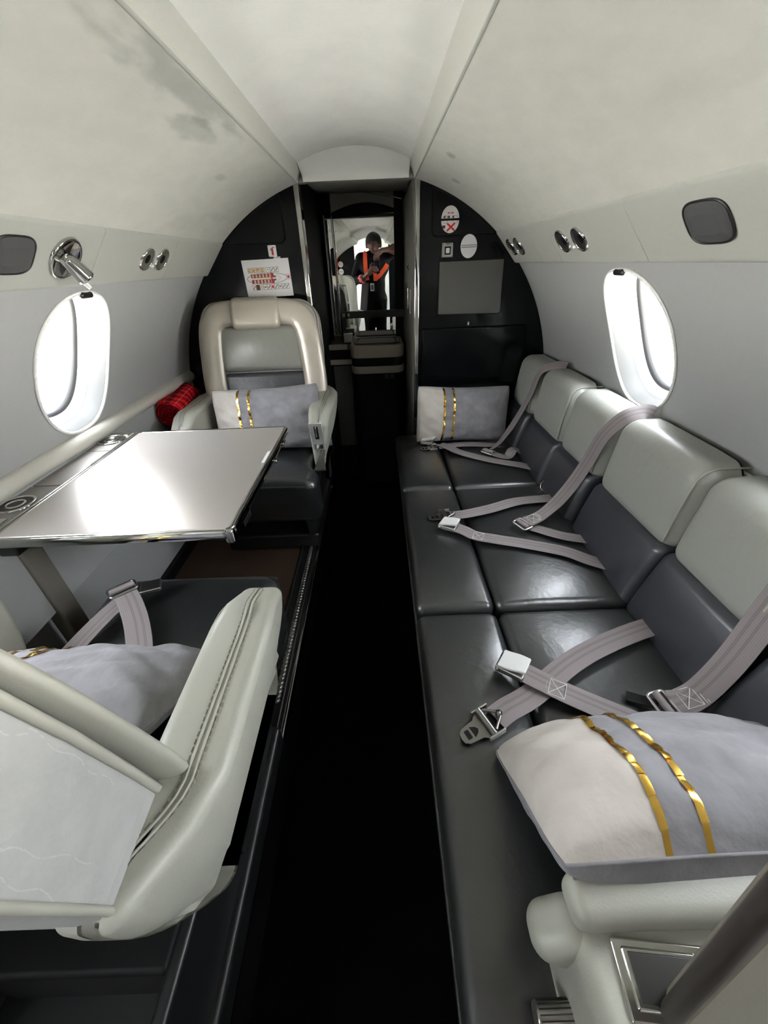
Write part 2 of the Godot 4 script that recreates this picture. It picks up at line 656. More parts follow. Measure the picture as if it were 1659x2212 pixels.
	part(tr, "track_lip", box(Vector3(-0.345, FL, ZB), Vector3(-0.341, FL + 0.009, ZE), 0.001), M.steel)
	var lug := lathe([Vector2(0.0, 0.006), Vector2(0.007, 0.007), Vector2(0.0095, 0.005), Vector2(0.0105, 0.0)], Transform3D(), 10).mesh()
	for k in 52:
		part(tr, "track_stud", lug, M.satin_chrome, "", T(-0.362, FL + 0.004, -1.50 + k * 0.0155))

func build_window(side: float, zc: float) -> void:
	var n: int = taken.get("window_n", 0) + 1
	taken["window_n"] = n
	var w := struct("window_%d" % n)
	var steps := [["outer_liner", [[WA, WB, CR - 0.002], [WA - 0.004, WB - 0.005, 0.912], [WA - 0.012, WB - 0.012, 0.945], [WA - 0.014, WB - 0.015, 0.955]]],
		["middle_ring", [[WA - 0.014, WB - 0.015, 0.955], [WA - 0.016, WB - 0.017, 0.957], [WA - 0.024, WB - 0.025, 0.962], [WA - 0.028, WB - 0.030, 0.978]]],
		["inner_ring", [[WA - 0.028, WB - 0.030, 0.978], [WA - 0.032, WB - 0.034, 0.980], [WA - 0.038, WB - 0.040, 0.984], [WA - 0.040, WB - 0.042, 1.0]]]]
	for s in steps:
		var rr := []
		for q in s[1]:
			var row := PackedVector3Array()
			for k in 64:
				var p := oval(q[0], q[1], TAU * k / 64)
				row.append(wall_pt(side, WS + p.y, zc + p.x, q[2]))
			rr.append(row)
		var mb := MB.new()
		mb.rows(rr, true, side < 0)
		part(w, s[0], mb, {"outer_liner": M.window_grey, "middle_ring": M.window_white, "inner_ring": M.gasket}[s[0]])
	var lip := []
	for k in 64:
		var p := oval(WA + 0.001, WB + 0.001, TAU * k / 64)
		lip.append(wall_pt(side, WS + p.y, zc + p.x, CR - 0.002))
	part(w, "rim", tube(lip, 0.0045, 6, null, Vector3(side, 0.4, 0).normalized(), true), M.window_white)
	var pane := PackedVector3Array()
	for k in 64:
		var p := oval(WA - 0.038, WB - 0.040, TAU * k / 64)
		pane.append(wall_pt(side, WS + p.y, zc + p.x, 0.990))
	var mb := MB.new()
	mb.fan(pane)
	part(w, "pane", mb, M.glass)
	var top := wall_pt(side, WS + WB - 0.004, zc, CR - 0.004)
	var turn := Basis(Vector3(0, 0, 1), side * 0.65)
	part(w, "shade_pull", soft(Vector3(0.018, 0.016, 0.052), 0.0078, Transform3D(turn, top)), M.dark_steel, "dark pull tab of the window shade")

func build_bulkhead() -> void:
	for side in [-1.0, 1.0]:
		var edge: float = -0.322 if side < 0 else 0.196
		var w := struct("wall_" + ("forward_left" if side < 0 else "forward_right"))
		var poly := PackedVector2Array([Vector2(edge, 0.0)])
		var r := 0.904
		poly.append(Vector2(CX + side * r, 0.0))
		poly.append(Vector2(CX + side * r, CY))
		for k in 41:
			var a := k / 40.0 * PI / 2
			var x: float = CX + side * r * cos(a)
			if (x - edge) * side < 0.0:
				break
			poly.append(Vector2(x, CY + r * sin(a)))
		poly.append(Vector2(edge, CY + sqrt(r * r - (edge - CX) * (edge - CX))))
		part(w, "panel", slab(poly, 0.05, T(0, 0, ZB)), M.bulkhead)
		# raised cupboard door in the upper corner
		var e0: float = -0.385 if side < 0 else 0.250
		var door := PackedVector2Array()
		var rr := 0.894
		var y0 := 1.447
		var c := Vector2(e0 + side * 0.022, y0 + 0.022)
		for k in 7:
			var a := -PI / 2 - k / 6.0 * PI / 2
			door.append(c + Vector2(-side * cos(a) * -1.0 * 0.022 if false else side * cos(a) * 0.022, sin(a) * 0.022))
		var a_top := acos(absf(e0 - CX) / rr)
		var a_low := asin((y0 - CY) / rr)
		for k in 13:
			var a := lerpf(a_top, a_low, k / 12.0)
			door.append(Vector2(CX + side * rr * cos(a), CY + rr * sin(a)))
		part(w, "cupboard_door", slab(door, 0.006, T(0, 0, ZB + 0.006), 0.002), M.bulkhead)
		part(w, "door_gap", slab(Geometry2D.offset_polygon(door, 0.005)[0], 0.001, T(0, 0, ZB + 0.0012)), M.matt_black)
		# chrome jamb
		var j: float = edge - 0.012 * side * 0.0
		part(w, "chrome_jamb", box(Vector3(minf(j, j - side * 0.022), 0.0, ZB - 0.06), Vector3(maxf(j, j - side * 0.022), 1.642, ZB + 0.006), 0.004), M.chrome)

	# right-hand bulkhead: low glossy cabinet edge behind the divan
	var r2 := struct("trim_2")
	part(r2, "cabinet_ledge", box(Vector3(0.20, 0.775, ZB), Vector3(0.66, 0.80, ZB + 0.05), 0.008), M.satin_black)
	part(r2, "cabinet_face", soft(Vector3(0.50, 0.27, 0.02), 0.009, T(0.46, 0.95, ZB + 0.009)), M.bulkhead)
	part(r2, "metal_label", box(Vector3(0.225, 0.800, ZB + 0.045), Vector3(0.262, 0.804, ZB + 0.052), 0.001), M.satin_chrome)

	# room behind the doorway
	var v := struct("wall_vestibule")
	part(v, "side_wall", box(Vector3(-0.40, 0.0, -3.0), Vector3(-0.318, 1.72, ZB - 0.05), 0.002), M.matt_black)
	part(v, "back_wall", box(Vector3(-0.40, 0.0, -3.0), Vector3(0.30, 1.80, -2.90), 0.002), M.matt_black)
	part(v, "roof", box(Vector3(-0.40, 1.70, -2.95), Vector3(0.30, 1.80, ZB - 0.02), 0.002), M.header_grey)
	part(v, "lintel", box(Vector3(-0.34, 1.646, ZB - 0.06), Vector3(0.21, 1.80, ZB - 0.012), 0.003), M.header_grey)
	part(v, "roof_panel", box(Vector3(-0.298, 1.672, -2.50), Vector3(0.17, 1.70, ZB - 0.09), 0.006), M.header_grey)
	part(v, "outer_wall", box(Vector3(0.20, 0.0, -3.0), Vector3(0.30, 1.80, ZB - 0.05), 0.002), M.matt_black)
	part(v, "closing_wall", box(Vector3(-1.1, -0.1, -3.05), Vector3(1.0, 1.85, -3.0), 0.002), M.wall)
	var d := struct("door_1")
	part(d, "leaf", box(Vector3(0.172, 0.0, -2.86), Vector3(0.20, 1.66, ZB - 0.012), 0.004), M.door_grey)
	part(d, "lock_rose", lathe([Vector2(0, 0.006), Vector2(0.008, 0.006), Vector2(0.012, 0.003), Vector2(0.016, 0.0045), Vector2(0.018, 0)], T(0.172, 1.335, -2.42, 0, 0, 90), 20), M.chrome)
	part(d, "handle", soft(Vector3(0.008, 0.10, 0.022), 0.0038, T(0.170, 1.19, -2.42)), M.chrome)
	part(d, "latch_slot", box(Vector3(0.169, 1.13, -2.27), Vector3(0.1725, 1.24, -2.262), 0.001), M.satin_chrome)

# ---------------------------------------------------------------- valance panels and their fittings
func valance_pt(side: float, f: float, z: float, out := 0.0) -> Vector3:   # f 0 at the upper edge, 1 at the lower; out: towards the cabin
	var n := Vector3(-side * 0.11, -0.092, 0).normalized()
	return Vector3(CX + side * lerpf(0.590, 0.682, f), lerpf(1.452, 1.340, f), z) + n * out

func valance_frame(side: float, f: float, z: float) -> Transform3D:        # local y points into the cabin, x along z
	var n := Vector3(-side * 0.11, -0.092, 0).normalized()
	var x := Vector3(0, 0, side)
	return Transform3D(Basis(x, n, x.cross(n)), valance_pt(side, f, z))

func build_valance() -> void:
	for side in [-1.0, 1.0]:
		var cuts: Array = [ZB + 0.004, -1.788, -1.606, -1.184, -0.45, 0.35, 1.15, ZE] if side < 0 else [ZB + 0.004, -1.697, -1.515, -1.037, -0.30, 0.45, 1.2, ZE]
		var t := struct("trim_3" if side < 0 else "trim_4")
		for k in cuts.size() - 1:
			var sec := [Vector2(0.640, 1.466), Vector2(0.600, 1.470), Vector2(0.591, 1.464), Vector2(0.588, 1.456), Vector2(0.590, 1.448)]
			for q in 5:
				sec.append(Vector2(0.590, 1.448).lerp(Vector2(0.680, 1.344), (q + 1) / 5.0))
			sec.append_array([Vector2(0.684, 1.3395), Vector2(0.692, 1.338), Vector2(0.735, 1.337)])
			var rr := []
			var zs := [cuts[k] + 0.0012, cuts[k] + 0.004, cuts[k + 1] - 0.004, cuts[k + 1] - 0.0012]
			for z in 4:
				var row := PackedVector3Array()
				for p in sec:
					var sh := 0.002 if (z == 0 or z == 3) else 0.0
					row.append(Vector3(CX + side * (p.x + sh), p.y + sh * 0.3, zs[z]))
				rr.append(row)
			var mb := MB.new()
			mb.rows(rr, false, side > 0)
			var cap0: PackedVector3Array = rr[0]
			mb.fan(cap0)
			mb.fan(rr[3])
			part(t, "service_panel", mb, M.valance)
	# speakers
	for s in [[-1.0, -0.91, "left"], [1.0, -0.81, "right"]]:
		var o := thing("speaker", "dark grey rounded speaker grille in the %s valance panel above the window" % s[2], "speaker", valance_frame(s[0], 0.47, s[1]), "cabin speakers")
		var a := ellipse(0.053, 0.039, 40, Vector2.ZERO, 3.4)
		var up := Transform3D(Basis(Vector3(1, 0, 0), Vector3(0, 0, -1), Vector3(0, 1, 0)), Vector3.ZERO)
		part(o, "grille", loft(a, [[0.0, -0.004], [0.0, 0.002], [0.004, 0.005], [0.020, 0.008]], up), M.speaker)
		var ring := []
		for p in a:
			ring.append(up * Vector3(p.x, p.y, 0.003))
		part(o, "grille_rim", tube(ring, 0.0022, 6, null, Vector3.UP, true), M.dark_steel)
	# pairs of air nozzles
	for s in [[-1.0, -1.437, -1.535, "left valance"], [1.0, -1.31, -1.425, "right valance nearer the window"], [1.0, -1.85, -1.95, "right valance by the bulkhead"]]:
		var n := 0
		for z in [s[1], s[2]]:
			var o := thing("air_nozzle", "chrome air nozzle, %s of the pair in the %s" % ["nearer one" if n == 0 else "farther one", s[3]], "air nozzle", valance_frame(s[0], 0.50, z), "chrome air nozzles")
			n += 1
			part(o, "bezel", lathe([Vector2(0.030, 0.001), Vector2(0.031, 0.005), Vector2(0.033, 0.0065), Vector2(0.036, 0.005), Vector2(0.038, -0.002)], Transform3D(), 28), M.chrome)
			part(o, "cup", lathe([Vector2(0.0312, 0.005), Vector2(0.028, 0.0028), Vector2(0.017, 0.0014), Vector2(0.0, 0.0010)], Transform3D(), 24), M.satin_chrome)
			part(o, "louvre", lathe([Vector2(0.0, 0.0032), Vector2(0.009, 0.0028), Vector2(0.0145, 0.0015)], T(0.006, 0, 0), 20), M.matt_black)
		var b := thing("indicator_lamp", "tiny clear indicator button between the nozzles in the %s" % s[3], "button", valance_frame(s[0], 0.66, (s[1] + s[2]) / 2), "indicator buttons")
		part(b, "lens", lathe([Vector2(0, 0.006), Vector2(0.004, 0.005), Vector2(0.006, 0.0)], Transform3D(), 14), M.plastic_white)
	# big chrome reading lamp on the left
	var l := thing("reading_lamp", "chrome reading lamp with swivelling glass head in the left valance", "lamp", valance_frame(-1.0, 0.50, -1.062))
	part(l, "reflector", lathe([Vector2(0.050, -0.001), Vector2(0.049, 0.006), Vector2(0.046, 0.008), Vector2(0.042, 0.006), Vector2(0.030, 0.0032), Vector2(0.016, 0.0018), Vector2(0.0, 0.0012)], Transform3D(), 36), M.chrome)
	var yd := V(0.50, 0.70, 0.42).normalized()
	var xd := yd.cross(V(0, 0, 1)).normalized()
	var dir := Transform3D(Basis(xd, yd, xd.cross(yd)), V(-0.012, 0.003, -0.006))
	var head := part(l, "head", lathe([Vector2(0, 0), Vector2(0.013, 0.0), Vector2(0.016, 0.01), Vector2(0.020, 0.05), Vector2(0.0205, 0.054), Vector2(0.019, 0.056), Vector2(0.017, 0.050)], dir, 24), M.chrome)
	part(head, "lens", lathe([Vector2(0.0185, 0.052), Vector2(0.014, 0.058), Vector2(0.0, 0.060)], dir, 20), M.plastic_white)
	part(head, "knob", lathe([Vector2(0, 0.078), Vector2(0.0045, 0.077), Vector2(0.005, 0.06), Vector2(0.003, 0.054)], dir * T(0.010, 0, 0.014), 12), M.plastic_white)

# ---------------------------------------------------------------- ledge, table
func build_side_ledge() -> void:
	var t := thing("side_ledge", "long pale grey padded ledge running under the left windows", "ledge")
	var sec := PackedVector2Array([Vector2(-0.972, 0.88), Vector2(-0.972, 0.944), Vector2(-0.962, 0.947), Vector2(-0.946, 0.942), Vector2(-0.935, 0.933), Vector2(-0.930, 0.920), Vector2(-0.932, 0.908), Vector2(-0.940, 0.898), Vector2(-0.954, 0.892)])
	var rr := []
	for z in [ZB + 0.02, -1.5, -1.0, -0.5, 0.0, 1.0, ZE - 0.02]:
		var row := PackedVector3Array()
		for p in sec:
			row.append(Vector3(p.x, p.y, z))
		rr.append(row)
	var mb := MB.new()
	mb.rows(rr, true)
	mb.fan(rr[0])
	mb.fan(rr[-1], true)
	part(t, "padded_rail", mb, M.ledge_hide)
	part(t, "under_rail", box(Vector3(-0.966, 0.78, ZB + 0.02), Vector3(-0.946, 0.896, ZE - 0.02), 0.004), M.wall)

func build_table() -> void:
	var y := 0.89
	var t := thing("folding_table", "silver laminate folding table with polished chrome edge between the two seats", "table", T(-0.595, FL, -1.0))
	var inv := t.transform.affine_inverse()
	part(t, "leaf", soft(Vector3(0.512, 0.016, 0.618), 0.0035, inv * T(-0.595, y - 0.008, -1.0025)), M.table)
	var edge := []
	for p in rrect(0.524, 0.630, 0.018, 4):
		edge.append(inv * Vector3(-0.595 + p.x, y - 0.010, -1.0025 + p.y))
	part(t, "chrome_edge", sweep(PackedVector3Array(edge), PackedVector2Array([Vector2(-0.004, -0.012), Vector2(0.004, -0.014), Vector2(0.0065, -0.006), Vector2(0.0065, 0.005), Vector2(0.003, 0.0095), Vector2(-0.004, 0.0095)]), Vector3.UP, null, false, true), M.chrome)
	part(t, "underside", box(inv * Vector3(-0.83, y - 0.040, -1.29), inv * Vector3(-0.36, y - 0.018, -0.715), 0.004), M.satin_black)
	part(t, "corner_cap", soft(Vector3(0.020, 0.036, 0.020), 0.006, inv * T(-0.340, y - 0.018, -0.694)), M.chrome)
	part(t, "latch", soft(Vector3(0.012, 0.016, 0.03), 0.004, inv * T(-0.328, y - 0.022, -1.21)), M.chrome)
	part(t, "latch", soft(Vector3(0.012, 0.012, 0.022), 0.004, inv * T(-0.328, y - 0.026, -1.09)), M.chrome)
	part(t, "placard", box(inv * Vector3(-0.350, y + 0.0003, -1.10), inv * Vector3(-0.341, y + 0.0012, -1.02), 0.0004), M.white)
	part(t, "rating_plate", box(inv * Vector3(-0.3268, y - 0.034, -0.80), inv * Vector3(-0.3258, y - 0.020, -0.745), 0.0004), M.dark_steel)
	part(t, "hinge_arm", box(inv * Vector3(-0.90, y - 0.06, -0.78), inv * Vector3(-0.83, y - 0.02, -0.70), 0.006), M.satin_black)
	part(t, "support_leg", box(inv * Vector3(-0.90, FL + 0.05, -0.79), inv * Vector3(-0.86, y - 0.05, -0.73), 0.006), M.door_grey)
	# console along the wall
	var c := thing("side_console", "narrow silver console between table and padded ledge, with a lid", "console", T(-0.91, FL, -1.0))
	inv = c.transform.affine_inverse()
	for s in [["cup_panel", -1.318, -1.165], ["lid", -1.162, -0.935], ["cup_panel", -0.932, -0.55]]:
		var mid: float = (s[1] + s[2]) / 2
		part(c, s[0], soft(Vector3(0.098, 0.014, s[2] - s[1] - 0.002), 0.002, inv * T(-0.912, y - 0.008, mid)), M.table_side)
	part(c, "chrome_strip", box(inv * Vector3(-0.8645, y - 0.012, -1.318), inv * Vector3(-0.8605, y + 0.0015, -0.55), 0.001), M.chrome)
	part(c, "box", box(inv * Vector3(-0.962, 0.62, -1.318), inv * Vector3(-0.87, y - 0.016, -0.55), 0.004), M.wall)
	for z in [-1.250, -0.836]:
		var cup := part(c, "cup_holder", lathe([Vector2(0.043, 0.0005), Vector2(0.0425, 0.0035), Vector2(0.039, 0.0040), Vector2(0.036, 0.002), Vector2(0.035, -0.004), Vector2(0.034, -0.0042)], inv * T(-0.912, y, z), 32), M.chrome)
		part(cup, "bowl", lathe([Vector2(0.0355, 0.0015), Vector2(0.034, 0.0012), Vector2(0.020, 0.0008), Vector2(0.0, 0.0006)], inv * T(-0.912, y, z), 32), M.dark_steel)
		part(cup, "bowl_ring", lathe([Vector2(0.022, 0.001), Vector2(0.021, 0.0035), Vector2(0.018, 0.0035), Vector2(0.017, 0.001)], inv * T(-0.912, y, z), 28), M.chrome)
	for z in [-1.300, -0.755]:
		part(c, "switch_plate", soft(Vector3(0.070, 0.004, 0.026), 0.0018, inv * T(-0.912, y + 0.0005, z)), M.chrome)

# ---------------------------------------------------------------- club seats
func back_outline(h: float) -> PackedVector2Array:        # front view of the backrest, base at y 0
	var pts := PackedVector2Array()
	var rc := 0.085
	for k in 9:
		var a := k / 8.0 * PI / 2
		pts.append(Vector2(0.262 - rc + cos(a) * rc, h - rc + sin(a) * rc))
	for k in 9:
		var a := PI / 2 + k / 8.0 * PI / 2
		pts.append(Vector2(-0.262 + rc + cos(a) * rc, h - rc + sin(a) * rc))
	pts.append_array([Vector2(-0.266, h - 0.2), Vector2(-0.262, 0.30), Vector2(-0.256, 0.22), Vector2(-0.238, 0.14), Vector2(-0.222, 0.06), Vector2(-0.215, 0.0), Vector2(0.215, 0.0), Vector2(0.222, 0.06), Vector2(0.238, 0.14), Vector2(0.256, 0.22), Vector2(0.262, 0.30), Vector2(0.266, h - 0.2)])
	return pts

func club_seat(at: Transform3D, label: String, depth: float, lean: float, hide: Material, roll: Array) -> Node3D:
	var t := thing("club_seat", label, "seat", at, "single club seats on the left")
	# cushion: T-shaped in front of the arms
	var cush := func(p: Vector3) -> Vector3:
		var z := p.z + depth / 2
		p.x *= lerpf(1.0, 1.19 if depth < 0.5 else 1.04, smoothstep(0.27, 0.335, z))
		if p.y > 0:
			p.y += 0.022 * (1.0 - pow(absf(p.x) / 0.27, 2.5)) * (1.0 - 0.6 * pow(absf(z / depth * 2 - 1), 3.0))
		p.z -= 0.02 * smoothstep(0.05, -0.12, p.y) * smoothstep(0.3, depth, z)
		return p
	var cu := part(t, "seat_cushion", soft(Vector3(0.436, 0.20, depth), 0.035, T(0, 0.325, depth / 2), 10, 3, cush), M.black_leather)
	var welt := []
	for k in 21:
		var x := lerpf(-0.245, 0.245, k / 20.0) * (1.0 if depth < 0.5 else 0.88)
		welt.append(Vector3(x, 0.405 + 0.006 * (1.0 - pow(absf(x) / 0.25, 4.0)), depth + 0.001 - 0.012 * pow(absf(x) / 0.245, 8.0)))
	part(cu, "welt", tube(welt, 0.003, 6), M.black_leather)
	# pedestal
	part(t, "pedestal", box(Vector3(-0.16, 0.06, -0.15), Vector3(0.16, 0.235, 0.26), 0.01), M.matt_black)
	for s in [-1.0, 1.0]:
		part(t, "side_shroud", soft(Vector3(0.026, 0.20, 0.54), 0.010, T(s * 0.178, 0.135, 0.04, 0, 0, s * 6.0)), M.satin_black)
		part(t, "shroud_clip", soft(Vector3(0.016, 0.030, 0.022), 0.004, T(s * 0.192, 0.12, 0.04)), M.dark_steel)
	for s in [-1.0, 1.0]:
		for z in [-0.19, 0.22]:
			var foot := part(t, "track_foot", soft(Vector3(0.030, 0.075, 0.07), 0.006, T(s * 0.172, 0.038, z)), M.dark_steel)
			part(foot, "foot_bolt", lathe([Vector2(0, 0.012), Vector2(0.008, 0.012), Vector2(0.009, 0.0)], T(s * 0.172, 0.074, z), 12), M.chrome)
	part(t, "base_tray", soft(Vector3(0.43, 0.075, 0.56), 0.012, T(0, 0.05, 0.03)), M.satin_black)
	# arms
	for s in [-1.0, 1.0]:
		var bend := func(p: Vector3) -> Vector3:
			var q := clampf((0.14 - p.y) / 0.28, 0.0, 1.0)    # 0 top, 1 bottom
			if p.x > 0:
				p.x -= 0.062 * q * q + 0.018 * q
			p.z -= smoothstep(-0.24, 0.24, p.z) * (0.07 * q * q)
			p.z += smoothstep(0.24, -0.24, p.z) * (0.10 * q * q)
			p.y -= 0.035 * smoothstep(0.14, 0.24, p.z) * (1.0 - q)
			p.x -= 0.012 * smoothstep(0.10, 0.24, p.z) * signf(p.x)
			p.x -= 0.055 * smoothstep(-0.12, -0.24, p.z) * (1.0 if p.x > 0 else 0.5)
			return p
		var bs := Basis.from_scale(Vector3(s, 1, 1))
		var arm := part(t, "armrest", soft(Vector3(0.104, 0.28, 0.48), 0.020, Transform3D(bs, Vector3(s * 0.277, 0.51, 0.06)), 7, 4, bend), M.cream)
		for off in [-0.004, 0.004]:
			var seam := []
			for k in 30:
				var z := lerpf(-0.236, 0.236, k / 29.0)
				var p: Vector3 = bend.call(Vector3(0.010 + off, 0.1403, clampf(z, -0.222, 0.222)))
				if k == 29:
					p = bend.call(Vector3(0.010 + off, 0.12, 0.2405))
				seam.append(Transform3D(bs, Vector3(s * 0.277, 0.51, 0.06)) * p)
			part(arm, "seam", tube(seam, 0.0018, 6), M.cream)
		var st := []
		for k in 30:
			var p: Vector3 = bend.call(Vector3(-0.0495, 0.128, lerpf(-0.22, 0.222, k / 29.0)))
			st.append(Transform3D(bs, Vector3(s * 0.277, 0.51, 0.06)) * p)
		part(arm, "inner_seam", tube(st, 0.0014, 5), M.cream)
		for k in 46:
			for off in [-0.0085, 0.0085]:
				var z := -0.215 + k * 0.0095
				var a: Vector3 = bend.call(Vector3(0.010 + off, 0.1406, z))
				var b: Vector3 = bend.call(Vector3(0.010 + off, 0.1406, z + 0.006))
				var xf := Transform3D(bs, Vector3(s * 0.277, 0.51, 0.06))
				stitch_mb.append([xf * a, xf * b])
		var mbs := MB.new()
		for q in stitch_mb:
			tube(q, 0.0008, 4, mbs)
		stitch_mb.clear()
		part(arm, "stitching", mbs, M.trim_beige).set_meta("kind", "stuff")
	# backrest
	var fr := Transform3D(Basis(Vector3(1, 0, 0), -deg_to_rad(lean)), Vector3(0, 0.42, 0.0))
	var h := 0.62
	var out := back_outline(h)
	part(t, "back_shell", loft(out, [[0.03, -0.130], [0.008, -0.126], [0.0, -0.116], [0.002, -0.06 if roll[1] > 0.02 else -0.030], [0.010, -0.045 if roll[1] > 0.02 else -0.018], [0.03, -0.04 if roll[1] > 0.02 else -0.014]], fr), M.pale)
	var rim := []
	var rear := []
	for p in out:
		if p.y > 0.20:
			rim.append(p)
	rim.sort_custom(func(a, b): return atan2(a.x, a.y - 0.2) < atan2(b.x, b.y - 0.2))
	var rim3 := []
	for p in rim:
		rim3.append(fr * Vector3(p.x * 0.992, 0.004 + p.y * 0.99, roll[2]))
		rear.append(fr * Vector3(p.x * 0.996, p.y * 0.99, -0.121))
	part(t, "front_piping", tube(rim3, 0.005, 6), hide)
	part(t, "rear_piping", tube(rear, 0.004, 6), M.cream)
	# U-shaped bolster
	var path := []
	for q in [[-0.200, 0.10], [-0.222, 0.17], [-0.232, 0.26], [-0.226, 0.38], [-0.217, 0.47], [-0.200, 0.53], [-0.160, 0.563], [-0.10, 0.570]]:
		path.append(Vector3(q[0], q[1], roll[0]))
	for s in [1.0, -1.0]:
		var pp := []
		for p in path:
			pp.append(fr * Vector3(p.x * s, p.y, p.z))
		var b := sweep(smooth_path(pp, 5), ring_section(0.052, roll[1], 14), fr.basis.z)
		part(t, "side_bolster", b, hide)
	var puff := func(p: Vector3) -> Vector3:
		if p.z > 0:
			p.z += 0.014 * (1.0 - pow(absf(p.x) / 0.19, 2.0)) * (1.0 - pow(clampf(absf(p.y) / 0.11, 0, 1), 2.0))
		return p
	part(t, "upper_pad", soft(Vector3(0.372, 0.190, 0.05), 0.022, fr * T(0, 0.425, -0.034), 8, 3, puff), M.silver_leather)
	part(t, "lower_pad", soft(Vector3(0.380, 0.30, 0.05), 0.022, fr * T(0, 0.175, -0.036), 8, 3, puff), M.charcoal_leather)
	var hr := func(p: Vector3) -> Vector3:
		p.z -= 0.03 * pow(clampf((p.y + 0.02) / 0.09, 0, 1), 2.0)
		return p
	part(t, "headrest", soft(Vector3(0.212, 0.128, 0.085), 0.026, fr * T(0, 0.568, -0.012), 4, 4, hr), hide)
	return t

var stitch_mb := []

func seat_control(seat: Node3D) -> void:
	var p := part(seat, "control_plate", soft(Vector3(0.052, 0.130, 0.008), 0.003, T(0.268, 0.560, 0.298, 14, 0, 0)), M.bright_trim, "chrome control plate with lever slot")
	part(p, "slot", box(Vector3(-0.008, -0.01, 0.002), Vector3(0.008, 0.050, 0.0048), 0.001), M.dark_steel, "", T(0.268, 0.560, 0.298, 14, 0, 0))
	part(p, "lever", soft(Vector3(0.005, 0.045, 0.012), 0.002, T(0.268, 0.585, 0.308, 14, 0, 0)), M.chrome)
	part(p, "button", soft(Vector3(0.034, 0.022, 0.006), 0.002, T(0.268, 0.516, 0.292, 14, 0, 0)), M.chrome)

# ---------------------------------------------------------------- divan
func divan_back(yy: float) -> float:                       # x of the back's face at a height above the seat
	return lerpf(0.640, 0.712, clampf((yy - 0.56) / 0.36, 0, 1))

